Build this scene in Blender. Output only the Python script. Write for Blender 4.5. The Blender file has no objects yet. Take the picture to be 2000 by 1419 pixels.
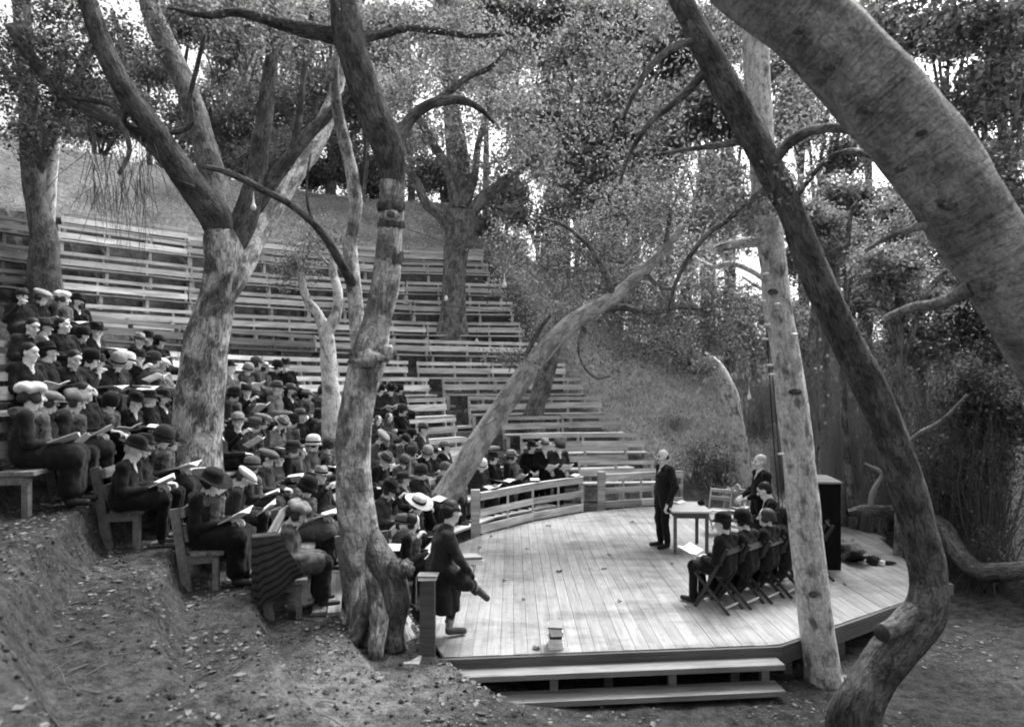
import bpy, math, random
import numpy as np
from mathutils import Matrix, Vector, Euler, Quaternion
# ---------------------------------------------------------------- camera
scene = bpy.context.scene
F, YH, CZ = 1250.0, 746.0, 2.97          # focal length and horizon row of the 2000 px wide photograph, eye height above the stage
cam_d = bpy.data.cameras.new('camera'); cam = bpy.data.objects.new('camera', cam_d)
scene.collection.objects.link(cam); scene.camera = cam
cam.location = (0, 0, CZ); cam.rotation_euler = (math.radians(90), 0, 0)
cam_d.sensor_width = 36.0; cam_d.sensor_fit = 'HORIZONTAL'; cam_d.lens = 36.0 * F / 2000.0
cam_d.shift_y = (YH - 709.5) / 2000.0
cam_d.clip_start = 0.05; cam_d.clip_end = 500.0
cam_d.dof.use_dof = True; cam_d.dof.focus_distance = 13.0; cam_d.dof.aperture_fstop = 1.5
# ---------------------------------------------------------------- sky: a bright white overcast
SUN_EL, SUN_AZ = math.radians(58), math.radians(35)
world = bpy.data.worlds.new('World'); scene.world = world; world.use_nodes = True
wn, wl = world.node_tree.nodes, world.node_tree.links
sky = wn.new('ShaderNodeTexSky'); sky.sky_type = 'NISHITA'; sky.sun_disc = False
sky.sun_elevation = SUN_EL; sky.sun_rotation = SUN_AZ; sky.air_density = 1.0; sky.dust_density = 6.0; sky.ozone_density = 1.0
bw = wn.new('ShaderNodeRGBToBW'); bg = wn['Background']
wl.new(sky.outputs[0], bw.inputs[0]); wl.new(bw.outputs[0], bg.inputs[0]); bg.inputs[1].default_value = 0.15
sun_d = bpy.data.lights.new('sun', 'SUN'); sun_d.energy = 1.2; sun_d.angle = math.radians(22); sun_d.color = (1, 1, 1)
sun = bpy.data.objects.new('sun', sun_d); scene.collection.objects.link(sun)
sv = Vector((math.sin(SUN_AZ) * math.cos(SUN_EL), math.cos(SUN_AZ) * math.cos(SUN_EL), math.sin(SUN_EL)))
sun.rotation_euler = sv.to_track_quat('Z', 'Y').to_euler()
# ---------------------------------------------------------------- exposure
scene.view_settings.view_transform = 'Standard'; scene.view_settings.look = 'None'
scene.view_settings.gamma = 1.0; scene.view_settings.exposure = 1.52
scene.cycles.max_bounces = 4; scene.cycles.diffuse_bounces = 2; scene.cycles.transmission_bounces = 2; scene.cycles.glossy_bounces = 1
scene.cycles.transparent_max_bounces = 4; scene.cycles.filter_width = 1.9
scene.cycles.use_denoising = True; scene.cycles.use_adaptive_sampling = True; scene.cycles.adaptive_threshold = .03; scene.cycles.adaptive_min_samples = 16
# ---------------------------------------------------------------- helpers
COL = scene.collection
RNG = np.random.default_rng(7); random.seed(7)
def P(x, y, d): return Vector(((x - 1000) / F * d, d, CZ + (YH - y) / F * d))
def obj(name, mesh, mat=None, parent=None, M=None):
    o = bpy.data.objects.new(name, mesh); COL.objects.link(o)
    if parent is not None: o.parent = parent
    if M is not None: o.matrix_basis = M
    if mat is not None and mesh is not None:
        if not mesh.materials: mesh.materials.append(mat)
        elif mesh.materials[0] is not mat:
            o.material_slots[0].link = 'OBJECT'; o.material_slots[0].material = mat
    return o
def tag(o, label, cat, group=None):
    o['label'] = label; o['category'] = cat
    if group: o['group'] = group
    return o
def empty(name, M, label=None, cat=None, group=None):
    o = bpy.data.objects.new(name, None); COL.objects.link(o); o.empty_display_size = .2; o.matrix_basis = M
    if label: tag(o, label, cat, group)
    return o
def T(x, y, z): return Matrix.Translation((x, y, z))
def RZ(a): return Matrix.Rotation(a, 4, 'Z')
def RX(a): return Matrix.Rotation(a, 4, 'X')
def RY(a): return Matrix.Rotation(a, 4, 'Y')
def pydata(name, v, f, smooth=False):
    me = bpy.data.meshes.new(name)
    v = np.asarray(v, np.float32).reshape(-1, 3)
    if isinstance(f, np.ndarray) and f.ndim == 2:
        n, k = f.shape
        me.vertices.add(len(v)); me.vertices.foreach_set('co', v.ravel())
        me.loops.add(n * k); me.loops.foreach_set('vertex_index', f.astype(np.int32).ravel())
        me.polygons.add(n); me.polygons.foreach_set('loop_start', np.arange(0, n * k, k, dtype=np.int32))
        me.update(calc_edges=True)
    else:
        me.from_pydata([tuple(map(float, q)) for q in v], [], [tuple(map(int, q)) for q in f]); me.update()
    if smooth: me.polygons.foreach_set('use_smooth', np.ones(len(me.polygons), bool))
    return me
_bc = {}
BF = [(0, 3, 2, 1), (4, 5, 6, 7), (0, 1, 5, 4), (1, 2, 6, 5), (2, 3, 7, 6), (3, 0, 4, 7)]
def box(lx, ly, lz, wob=0, key=0):
    """a board centred on the origin, its ends and edges slightly uneven"""
    k = (round(lx, 3), round(ly, 3), round(lz, 3), wob, key)
    if k in _bc: return _bc[k]
    c = min(lx, ly, lz) * .12
    v = []
    for sx, sy, sz in [(-1, -1, -1), (1, -1, -1), (1, 1, -1), (-1, 1, -1), (-1, -1, 1), (1, -1, 1), (1, 1, 1), (-1, 1, 1)]:
        r = random.Random(hash(k + (sx, sy, sz))); w = [r.uniform(-wob, wob) for _ in range(3)]
        v.append((sx * lx / 2 + w[0], sy * ly / 2 + w[1] * .4, sz * lz / 2 + w[2] * .4))
    me = pydata('board', v, BF); _bc[k] = me
    return me
def vnoise(p, seed=0):
    """cheap value noise of an (N,3) array"""
    p = np.asarray(p, np.float64) + seed * 17.31
    i = np.floor(p).astype(np.int64); f = p - i; f = f * f * (3 - 2 * f)
    def h(a, b, c):
        q = (a * 374761393 + b * 668265263 + c * 1274126177) & 0x7fffffff
        q = (q ^ (q >> 13)) * 1274126177 & 0x7fffffff
        return ((q ^ (q >> 16)) & 0xffff) / 65535.0
    r = 0
    for dx in (0, 1):
        for dy in (0, 1):
            for dz in (0, 1):
                w = (f[..., 0] if dx else 1 - f[..., 0]) * (f[..., 1] if dy else 1 - f[..., 1]) * (f[..., 2] if dz else 1 - f[..., 2])
                r = r + w * h(i[..., 0] + dx, i[..., 1] + dy, i[..., 2] + dz)
    return r * 2 - 1
ORD = ['first', 'second', 'third', 'fourth', 'fifth', 'sixth', 'seventh', 'eighth', 'ninth', 'tenth', 'eleventh', 'twelfth', 'thirteenth', 'fourteenth', 'fifteenth',
       'sixteenth', 'seventeenth', 'eighteenth', 'nineteenth', 'twentieth', 'twenty-first', 'twenty-second', 'twenty-third', 'twenty-fourth', 'twenty-fifth']
# ---------------------------------------------------------------- materials (all grey: the photograph is black and white)
def mat(name, rough=.8, spec=.3):
    m = bpy.data.materials.new(name); m.use_nodes = True
    b = m.node_tree.nodes['Principled BSDF']; b.inputs['Roughness'].default_value = rough
    b.inputs['Specular IOR Level'].default_value = spec
    return m, m.node_tree.nodes, m.node_tree.links, b
def ramp(n, l, src, stops):
    r = n.new('ShaderNodeValToRGB'); e = r.color_ramp.elements
    while len(e) < len(stops): e.new(.5)
    for q, (p, c) in zip(e, stops): q.position = p; q.color = (c, c, c, 1)
    l.new(src, r.inputs[0]); return r.outputs[0]
def math_n(n, l, op, a, b=None):
    m = n.new('ShaderNodeMath'); m.operation = op
    for i, s in enumerate((a, b)):
        if s is None: continue
        if isinstance(s, (int, float)): m.inputs[i].default_value = s
        else: l.new(s, m.inputs[i])
    return m.outputs[0]
def noise(n, l, vec, scale, detail=4, rough=.6, w=None, dist=0):
    t = n.new('ShaderNodeTexNoise'); t.inputs['Distortion'].default_value = dist; t.inputs['Scale'].default_value = scale
    t.inputs['Detail'].default_value = detail; t.inputs['Roughness'].default_value = rough
    if w is not None: t.noise_dimensions = '4D'; l.new(w, t.inputs['W'])
    if vec is not None: l.new(vec, t.inputs['Vector'])
    return t.outputs['Fac']
def mapping(n, l, src, scale):
    m = n.new('ShaderNodeMapping'); m.inputs['Scale'].default_value = scale; l.new(src, m.inputs[0]); return m.outputs[0]
def bump(n, l, b, h, strength, dist=.02):
    q = n.new('ShaderNodeBump'); q.inputs['Strength'].default_value = strength; q.inputs['Distance'].default_value = dist
    l.new(h, q.inputs['Height']); l.new(q.outputs[0], b.inputs['Normal'])
def wood(name, lo, hi, stain=.5, var=.5):
    m, n, l, b = mat(name, .85, .2)
    tc = n.new('ShaderNodeTexCoord'); oi = n.new('ShaderNodeObjectInfo')
    w = math_n(n, l, 'MULTIPLY', oi.outputs['Random'], 97.0)
    g = noise(n, l, mapping(n, l, tc.outputs['Object'], (1.3, 38, 38)), 1.0, 5, .65, w)
    g2 = noise(n, l, mapping(n, l, tc.outputs['Object'], (.9, 5, 5)), 1.6, 4, .6, w)
    c = ramp(n, l, g, [(.28, lo), (.62, hi)])
    s = ramp(n, l, g2, [(.3, 1 - stain), (.58, 1.0)])
    v = math_n(n, l, 'ADD', math_n(n, l, 'MULTIPLY', oi.outputs['Random'], var), 1 - var * .55)
    o = math_n(n, l, 'MULTIPLY', math_n(n, l, 'MULTIPLY', c, s), v)
    l.new(o, b.inputs['Base Color']); bump(n, l, b, g, .5, .006)
    return m
def cloth(name, v, rough=.95, sc=60, contrast=.35):
    m, n, l, b = mat(name, rough, .08)
    tc = n.new('ShaderNodeTexCoord')
    g = noise(n, l, tc.outputs['Object'], sc, 3, .6); h = noise(n, l, mapping(n, l, tc.outputs['Object'], (7, 7, 3)), 1.5, 3, .5)
    c = ramp(n, l, g, [(.3, v * (1 - contrast)), (.7, v * (1 + contrast))])
    d = ramp(n, l, h, [(.35, .7), (.65, 1.15)])
    l.new(math_n(n, l, 'MULTIPLY', c, d), b.inputs['Base Color']); bump(n, l, b, h, .6, .03)
    try: b.inputs['Sheen Weight'].default_value = .08
    except Exception: pass
    return m
def plain(name, v, rough=.7, spec=.3):
    m, n, l, b = mat(name, rough, spec)
    tc = n.new('ShaderNodeTexCoord'); g = noise(n, l, tc.outputs['Object'], 25, 4)
    l.new(ramp(n, l, g, [(.3, v * .85), (.7, min(1, v * 1.12))]), b.inputs['Base Color'])
    return m
def bark(name, lo, hi, patch, furrow, rings=0.0, pscale=2.2, pat=(.42, .56), fs=(24, 24, 7.5), qs=(5, 5, 30)):
    """lo..hi fine tone, darker lichen patches, furrows that run along the stem; bark_co wraps round the stem"""
    m, n, l, b = mat(name, .92, .15)
    a = n.new('ShaderNodeAttribute'); a.attribute_name = 'bark_co'; v = a.outputs['Vector']
    f = noise(n, l, mapping(n, l, v, fs), 1, 4, .68, None, 1.1)
    p = noise(n, l, mapping(n, l, v, (5, 5, 3.2)), pscale / 2.2, 4, .62)
    q = noise(n, l, mapping(n, l, v, qs), 1, 3, .65, None, .8)
    s = noise(n, l, mapping(n, l, v, (60, 60, 60)), 1, 2, .7)
    c = ramp(n, l, f, [(.36, lo), (.58, hi)])
    c2 = ramp(n, l, p, [(pat[0], patch), (pat[1], 1.0)])
    o = math_n(n, l, 'MULTIPLY', c, c2)
    if rings: o = math_n(n, l, 'MULTIPLY', o, ramp(n, l, q, [(.33, 1 - rings), (.48, 1.0)]))
    o = math_n(n, l, 'MULTIPLY', o, ramp(n, l, s, [(.3, .75), (.7, 1.2)]))
    l.new(o, b.inputs['Base Color'])
    h = math_n(n, l, 'ADD', math_n(n, l, 'MULTIPLY', f, furrow), math_n(n, l, 'MULTIPLY', p, .6))
    if rings: h = math_n(n, l, 'ADD', h, math_n(n, l, 'MULTIPLY', q, rings))
    bump(n, l, b, h, 1.0, .06)
    return m
def leafm(name, lo, hi, trans=.35, rough=.45):
    m, n, l, b = mat(name, rough, .35)
    g = n.new('ShaderNodeNewGeometry'); r = n.new('ShaderNodeValToRGB')
    e = r.color_ramp.elements; e[0].position = 0; e[0].color = (lo, lo, lo, 1); e[1].position = 1; e[1].color = (hi, hi, hi, 1)
    l.new(g.outputs['Random Per Island'], r.inputs[0]); l.new(r.outputs[0], b.inputs['Base Color'])
    t = n.new('ShaderNodeBsdfTranslucent'); l.new(r.outputs[0], t.inputs[0])
    x = n.new('ShaderNodeMixShader'); x.inputs[0].default_value = trans
    l.new(b.outputs[0], x.inputs[1]); l.new(t.outputs[0], x.inputs[2]); l.new(x.outputs[0], n['Material Output'].inputs[0])
    return m
M = {}
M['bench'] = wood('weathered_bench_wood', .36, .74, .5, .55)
M['benchdark'] = wood('shaded_bench_wood', .11, .24, .4, .4)  # darker copy of the bench wood: shade on the left rows painted into the colour
def stains(m):
    n, l = m.node_tree.nodes, m.node_tree.links; b = n['Principled BSDF']; src = b.inputs['Base Color'].links[0].from_socket
    g = n.new('ShaderNodeNewGeometry'); a = noise(n, l, mapping(n, l, g.outputs['Position'], (.7, 1.5, 1)), 1.0, 5, .65); c = noise(n, l, mapping(n, l, g.outputs['Position'], (14, 9, 1)), 1.0, 3, .6)
    k = math_n(n, l, 'MULTIPLY', ramp(n, l, a, [(.36, .62), (.52, 1.0)]), ramp(n, l, c, [(.28, .72), (.42, 1.0)]))
    l.new(math_n(n, l, 'MULTIPLY', src, k), b.inputs['Base Color']); return m
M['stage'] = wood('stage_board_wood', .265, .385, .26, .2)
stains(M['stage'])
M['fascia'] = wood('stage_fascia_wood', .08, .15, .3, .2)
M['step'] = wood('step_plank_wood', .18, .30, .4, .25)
M['table'] = wood('table_wood', .10, .17, .3, .2)
M['tabletop'] = wood('scrubbed_table_top', .45, .6, .2, .1)
M['chair'] = wood('folding_chair_wood', .035, .08, .3, .4)
M['bark_pale'] = bark('pale_mottled_bark', .28, .78, .34, .7, .3)
M['bark_oak'] = bark('furrowed_oak_bark', .2, .82, .24, 1.4, 0, 1.7, (.43, .56))
M['bark_dark'] = bark('dark_bark', .06, .20, .5, 1.0, .12)
M['bark_alder'] = bark('pale_alder_bark', .44, .84, .32, .5, .15, 3.2, (.36, .5))
M['bark_mid'] = bark('grey_bark', .10, .32, .45, .9, .12)
M['bark_lean'] = bark('leaning_oak_bark', .42, .78, .5, 1.3, .1)
M['bark_ring'] = bark('ringed_grey_bark', .24, .46, .5, .5, .42, 2.2, (.38, .6), (22, 22, 22), (3, 3, 42))
M['dead'] = bark('dead_branch_wood', .05, .2, .6, 1.0, 0)
M['twig'] = plain('twig_bark', .10)
M['twigpale'] = plain('pale_dry_twig', .24)
M['leaf_oak'] = leafm('oak_leaf', .06, .36, .45)
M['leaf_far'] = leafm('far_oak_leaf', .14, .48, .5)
M['leaf_dark'] = leafm('dark_leaf', .03, .2, .4)
M['leaf_mid'] = leafm('grey_green_leaf', .09, .40, .5)
M['leaf_dead'] = leafm('dry_fallen_leaf', .04, .27, .1, .8)
M['grass'] = leafm('dry_grass', .25, .62, .3, .8)
M['iron'] = plain('dark_wire', .03, .5)
M['porcelain'] = plain('white_porcelain', .75, .25, .5)
M['paper'] = plain('white_paper', .9, .8, .1)
M['cover'] = plain('grey_book_cover', .25, .7)
M['coverdark'] = plain('dark_book_cover', .04, .7)
def ground_mat():
    m, n, l, b = mat('leafy_earth', .97, .1)
    tc = n.new('ShaderNodeTexCoord'); v = tc.outputs['Object']
    a = noise(n, l, v, .55, 2, .6); c = noise(n, l, v, 7, 4, .7); d = noise(n, l, v, 34, 2, .7)
    o = math_n(n, l, 'MULTIPLY', ramp(n, l, a, [(.35, .6), (.62, 1.1)]), ramp(n, l, c, [(.3, .03), (.62, .12)]))
    o = math_n(n, l, 'MULTIPLY', o, ramp(n, l, d, [(.3, .65), (.7, 1.35)]))
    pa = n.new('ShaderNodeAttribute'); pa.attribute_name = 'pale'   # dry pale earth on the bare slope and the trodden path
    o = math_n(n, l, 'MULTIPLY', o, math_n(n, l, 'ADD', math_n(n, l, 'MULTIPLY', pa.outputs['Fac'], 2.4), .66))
    l.new(o, b.inputs['Base Color'])
    bump(n, l, b, math_n(n, l, 'ADD', c, math_n(n, l, 'MULTIPLY', d, .5)), 1.0, .05)
    return m
M['ground'] = ground_mat()
M['leaf_stage'] = plain('brown_curled_leaf', .07, .8)
# ---------------------------------------------------------------- the bowl: rows of benches follow the curves n = -1 .. 12 round the stage
KN = np.array([-3, -2, -1, 0, 1, 2, 3, 4, 5, 6, 7, 8, 9, 10, 11, 12, 13, 18, 22, 45.])
KZ = np.array([-.45, -.42, -.28, .04, .28, .58, 1.04, 1.58, 2.15, 2.67, 3.42, 4.2, 5.05, 5.88, 6.82, 7.48, 8.2, 11.9, 12.9, 10.])
def fam(n):
    n = np.asarray(n, float); t = np.interp(n, [6, 7, 8], [0, .15, 1.])
    ae, be = np.maximum(5.35 + .9 * n, .3), np.maximum(6.3 + .94 * n, .4); R = 13.2 + .9 * n
    return 3 * (1 - t), 10 * (1 - t) + 3 * t, ae * (1 - t) + .86 * R * t, be * (1 - t) + R * t
def fam_e(n): return 3., 10., np.maximum(5.35 + .9 * n, .3), np.maximum(6.3 + .94 * n, .4)
def n_of(X, Y, fam=fam):
    lo = np.full(np.shape(X), -4.5); hi = np.full(np.shape(X), 110.)
    for _ in range(34):
        m = (lo + hi) / 2; cx, cy, a, b = fam(m)
        f = ((X - cx) / a) ** 2 + ((Y - cy) / b) ** 2 > 1
        lo = np.where(f, m, lo); hi = np.where(f, hi, m)
    return (lo + hi) / 2
def sstep(a, b, x): t = np.clip((x - a) / (b - a), 0, 1); return t * t * (3 - 2 * t)
def zrow(n): return float(np.interp(n, KN, KZ))
def ground_z(X, Y, fine=True):
    X = np.asarray(X, float); Y = np.asarray(Y, float)
    d = .894 * (X - 4.5) + .447 * (Y - 16)                      # distance to the right of the bench ends
    n = n_of(X, Y); w = sstep(.3, 5, d); n = n * (1 - w) + n_of(X, Y, fam_e) * w
    wig = vnoise(np.stack([X * .8, Y * .8, X * 0], -1), 3) * .06 * sstep(7.6, 6.4, Y)
    u = n + .85 + wig; k = np.floor(u); fr = u - k
    soft = sstep(7.4, 6.2, Y)                                    # earth steps in front of the benches are worn
    w0, w1 = .86 - .14 * soft, 1.0
    zt = np.interp(k + sstep(w0, w1, fr), KN, KZ)
    zs = np.interp(n, KN, KZ)
    terr = sstep(.8, -.3, d) * sstep(12.9, 12.4, n) * sstep(-1.5, -.9, n) * (1 - .12 * soft) * sstep(1.5, .5, X * sstep(9, 6, Y))
    z = zs * (1 - terr) + zt * terr
    zr = np.where(z > 0, z * (1 - .62 * sstep(.5, 10, d)), z)
    z = zr
    if fine:
        p = np.stack([X, Y, X * 0], -1)
        amp = .5 + .5 * sstep(0, 2, d) + 1.2 * sstep(12.5, 14, n) + .4 * soft
        z = z + amp * (vnoise(p * 1.1, 1) * .05 + vnoise(p * 3.1, 2) * .022 + vnoise(p * 8.5, 4) * (.012 + .012 * soft))
    return z
def axis(segs):
    o = []
    for a, b, s in segs: o.append(np.arange(a, b, s))
    return np.concatenate(o)
gx = axis([(-70, -24, 2.5), (-24, -9, .3), (-9, 9, .09), (9, 24, .3), (24, 72, 2.5)])
gy = axis([(-12, 2, .6), (2, 9, .07), (9, 20, .1), (20, 30, .2), (30, 50, .7), (50, 110, 3)])
GX, GY = np.meshgrid(gx, gy); GZ = ground_z(GX.ravel(), GY.ravel())
ii = np.arange(len(gx) * len(gy)).reshape(len(gy), len(gx))
gf = np.stack([ii[:-1, :-1].ravel(), ii[:-1, 1:].ravel(), ii[1:, 1:].ravel(), ii[1:, :-1].ravel()], 1)
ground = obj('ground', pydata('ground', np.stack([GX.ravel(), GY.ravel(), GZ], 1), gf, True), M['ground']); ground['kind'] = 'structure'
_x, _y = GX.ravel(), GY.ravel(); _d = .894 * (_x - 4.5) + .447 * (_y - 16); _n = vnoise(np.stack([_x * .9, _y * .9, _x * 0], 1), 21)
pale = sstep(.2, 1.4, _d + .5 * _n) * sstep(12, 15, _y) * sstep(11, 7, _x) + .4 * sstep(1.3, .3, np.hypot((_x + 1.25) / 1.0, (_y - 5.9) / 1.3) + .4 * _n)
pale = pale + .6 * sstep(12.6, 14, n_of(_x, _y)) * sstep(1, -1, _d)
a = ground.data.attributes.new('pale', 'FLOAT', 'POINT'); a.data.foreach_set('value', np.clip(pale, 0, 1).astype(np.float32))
# ---------------------------------------------------------------- benches
def row_pt(n, th):
    cx, cy, a, b = fam(n); return float(cx + a * math.cos(th)), float(cy + b * math.sin(th))
def px_of(x, y): return 1000 + F * x / y
def row_theta(n, px):
    """angle on row n seen at photograph column px (far side)"""
    lo, hi = math.radians(20), math.radians(172)
    for _ in range(40):
        m = (lo + hi) / 2; x, y = row_pt(n, m)
        if px_of(x, y) < px: hi = m
        else: lo = m
    return (lo + hi) / 2
def bench(p0, p1, z, label, dark, n, first, footplanks):
    dx, dy = p1[0] - p0[0], p1[1] - p0[1]; L = math.hypot(dx, dy); tx, ty = dx / L, dy / L
    mx, my = (p0[0] + p1[0]) / 2, (p0[1] + p1[1]) / 2
    A = Matrix(((-tx, ty, 0, mx), (-ty, -tx, 0, my), (0, 0, 1, z), (0, 0, 0, 1)))
    e = empty('plank_bench', A, label, 'bench', 'plank benches of the amphitheatre')
    w = M['benchdark'] if dark else M['bench']; L -= .03
    r = random.Random(int(mx * 977 + my * 131)); j = lambda s: r.uniform(-s, s); K = r.randrange(3)
    tilt = RX(math.radians(8))
    obj('top_rail', box(L + j(.02), .045, .105, .006, K), w, e, T(j(.02), -.005, .90 + j(.018)) @ tilt @ RY(j(.008)))
    obj('back_board', box(L + j(.02), .04, .175, .006, K), w, e, T(j(.02), .03, .665 + j(.018)) @ tilt @ RY(j(.008)))
    for q in (.13, .315): obj('seat_plank', box(L + j(.02), .175, .045, .005, K), w, e, T(j(.02), q + .03, .43 + j(.006)))
    np_ = max(2, int(round(L / 1.25)) + 1)
    for i in range(np_):
        x = -L / 2 + .05 + (L - .1) * i / (np_ - 1)
        obj('post', box(.05, .1, 1.25, .004, K), w, e, T(x, -.015, .33) @ tilt)
        obj('seat_beam', box(.052, .36, .09, .004, K), w, e, T(x, .20, .36))
        obj('leg', box(.09, .06, .75, .004, K), w, e, T(x + j(.01), .345, .0))
    if footplanks:
        for q in (.56, .73): obj('foot_plank', box(L * .97, .15, .04, .005, K), w, e, T(j(.05), q, .03 + j(.005)))
    return e
ROWN = {-.6: 'low row beside the stage', 0: 'first row', 1: 'second row', 2: 'third row', 3: 'fourth row', 4: 'fifth row', 5: 'sixth row', 6: 'seventh row', 7: 'eighth row', 7.5: 'short extra row',
        8: 'ninth row', 9: 'tenth row', 10: 'eleventh row', 11: 'twelfth row', 12: 'topmost row'}
# sections: row, start (theta in degrees if >1000 means photograph column - 1000), end column, section name
SEC = []
def near_th(n, Y):
    cx, cy, a, b = fam(n); return math.pi - math.asin((Y - cy) / float(b))
for n, x1 in ((1, 905), (2, 915), (3, 892), (4, 872), (5, 838), (6, 796)):
    Y0 = {1: 7.15, 2: 7.25, 3: 7.35, 4: 6.6, 5: 6.6, 6: 6.6}[n]
    SEC.append((n, near_th(n, Y0), row_theta(n, x1), 'left'))
SEC.append((-.6, near_th(-.6, 9.3), near_th(-.6, 11.4), 'left'))
SEC.append((0, near_th(0, 8.2), row_theta(0, 1040), 'left'))
for n, x0, x1 in ((0, 1128, 1280), (1, 1058, 1228), (2, 1016, 1260), (3, 980, 1215), (4, 914, 1175), (5, 864, 1140), (6, 814, 1105)):
    SEC.append((n, row_theta(n, x0), row_theta(n, x1), 'right'))
for n, x1 in ((7, 1052), (8, 1018), (9, 1002), (10, 980), (11, 955), (12, 945)):
    SEC.append((n, row_theta(n, {7: 20, 8: 165, 9: 88, 10: 105, 11: 112, 12: 118}[n]), row_theta(n, x1), 'upper'))
for n in (9, 10, 11): SEC.append((n, row_theta(n, -90), row_theta(n, {9: 70, 10: 78, 11: 84}[n]), 'far left'))
SEC.append((7.5, row_theta(7.5, 150), row_theta(7.5, 420), 'upper'))
for n, t0, t1, sec in SEC:
    ts = np.linspace(t0, t1, 400); pts = np.array([row_pt(n, t) for t in ts])
    s = np.concatenate([[0], np.cumsum(np.hypot(*np.diff(pts, axis=0).T))])
    k = max(1, int(round(s[-1] / (1.9 if n < 4 else 2.6 if n < 7 else 3.6))))
    cut = [pts[np.argmin(abs(s - s[-1] * i / k))] for i in range(k + 1)]
    for i in range(k):
        pos = 'its only bench' if k == 1 else ORD[i] + ' from the ' + ('near end' if sec == 'left' else 'left end')
        where = {'left': 'left block', 'right': 'right block', 'upper': 'upper seats', 'far left': 'far left edge'}[sec]
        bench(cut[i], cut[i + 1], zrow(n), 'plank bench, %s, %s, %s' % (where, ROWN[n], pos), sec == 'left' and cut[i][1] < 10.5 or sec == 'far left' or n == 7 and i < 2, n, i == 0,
              sec == 'left' and n < 4)
# aisle steps between the two blocks
for n in range(0, 7):
    t = row_theta(n, {0: 1085, 1: 985, 2: 968, 3: 936, 4: 894, 5: 852, 6: 806}[n]); x, y = row_pt(n, t)
    x2, y2 = row_pt(n, t + .01); a = math.atan2(y - y2, x - x2)
    for q in (0, 1):
        o = obj('aisle_step', box(.95 if n else .7, .28, .06, .006, q), M['bench'], None, T(x, y, 0) @ RZ(a) @ T(0, -.2 - .45 * q, zrow(n) + .1 - q * .22))
        tag(o, 'wide aisle step plank, %s tread at the end of the %s' % (('upper', 'lower')[q], ROWN[n]), 'step', 'aisle step planks')
# plank revetment above the top row and boards on the left bank
for i, (x0, x1) in enumerate(((690, 800), (800, 945))):
    a, b = P(x0, 492, 27.6), P(x1, 494, 27.9); c = (a + b) / 2; L = (b - a).length
    o = obj('retaining_plank', box(L, .06, .34, .01, i), M['bench'], None, T(*c) @ RZ(math.atan2(b.y - a.y, b.x - a.x)))
    tag(o, 'broad plank along the bank above the topmost row, %s of two' % ('left', 'right')[i], 'plank', 'planks above the top row')
# ---------------------------------------------------------------- the stage
ST = [(-.83, 6.91), (3.02, 7.25), (5.43, 8.75), (6.5, 10.5), (7.05, 12.4), (6.79, 13.3), (5.9, 14.7), (4.1, 15.5), (2.9, 15.2), (1.64, 14.6), (.45, 13.65), (-.6, 12.45), (-1.15, 11.4), (-1.2, 9.4)]
stage = empty('stage', T(3, 11, 0), 'round wooden stage of long light boards above the benches', 'stage')
def clip_y(x):
    ys = []
    for (xa, ya), (xb, yb) in zip(ST, ST[1:] + ST[:1]):
        if (xa <= x) != (xb <= x): ys.append(ya + (yb - ya) * (x - xa) / (xb - xa))
    return (min(ys), max(ys)) if len(ys) >= 2 else None
bwid = .1515; x = -1.19; i = 0
while x < 7.0:
    a, b = clip_y(x + .002), clip_y(x + bwid - .007)
    if a or b:
        a = a or b; b = b or a; r = random.Random(i)
        lo = (a[0] + b[0]) / 2; hi = (a[1] + b[1]) / 2; j = r.uniform(.3, .7)
        cuts = [0, j, 1] if hi - lo > 4.2 else [0, 1]
        for q in range(len(cuts) - 1):
            c0, c1 = cuts[q], cuts[q + 1]; g = .002
            dz = r.uniform(-.0025, .0025); wl_, wr_ = x + .0022, x + bwid - .0022
            f = lambda e, t: e[0] + (e[1] - e[0]) * t
            pts = [(f(a, c0) + g, wl_), (f(b, c0) + g, wr_), (f(b, c1) - g, wr_), (f(a, c1) - g, wl_)]
            ym, xm = (lo + (hi - lo) * (c0 + c1) / 2), x + bwid / 2
            # local x runs along the board
            v = [(py - ym, -(px_ - xm), zz) for zz in (-.04, 0) for (py, px_) in pts]
            me = pydata('stage_board', v, [(0, 1, 2, 3), (7, 6, 5, 4), (0, 4, 5, 1), (1, 5, 6, 2), (2, 6, 7, 3), (3, 7, 4, 0)])
            obj('floor_board', me, M['stage'], stage, T(xm - 3, ym - 11, dz) @ RZ(math.pi / 2))
    x += bwid; i += 1
# fascia boards on the open sides, beams and stub posts underneath
for k, (p, q) in enumerate(zip(ST, ST[1:] + ST[:1])):
    L = math.hypot(q[0] - p[0], q[1] - p[1]); a = math.atan2(q[1] - p[1], q[0] - p[0])
    nx, ny = math.sin(a), -math.cos(a); h = .135 if k == 0 else .2
    c = ((p[0] + q[0]) / 2 + nx * .022 - 3, (p[1] + q[1]) / 2 + ny * .022 - 11)
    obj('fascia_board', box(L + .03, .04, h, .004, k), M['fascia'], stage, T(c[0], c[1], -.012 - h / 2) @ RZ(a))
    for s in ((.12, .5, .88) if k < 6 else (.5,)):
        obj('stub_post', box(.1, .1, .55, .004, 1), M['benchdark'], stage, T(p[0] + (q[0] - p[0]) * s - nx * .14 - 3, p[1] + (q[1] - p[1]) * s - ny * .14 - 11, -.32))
for yy in (9.6, 11.2, 12.8): obj('floor_joist', box(7.2, .07, .16, .004, 2), M['benchdark'], stage, T(0, yy - 11, -.13))
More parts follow.
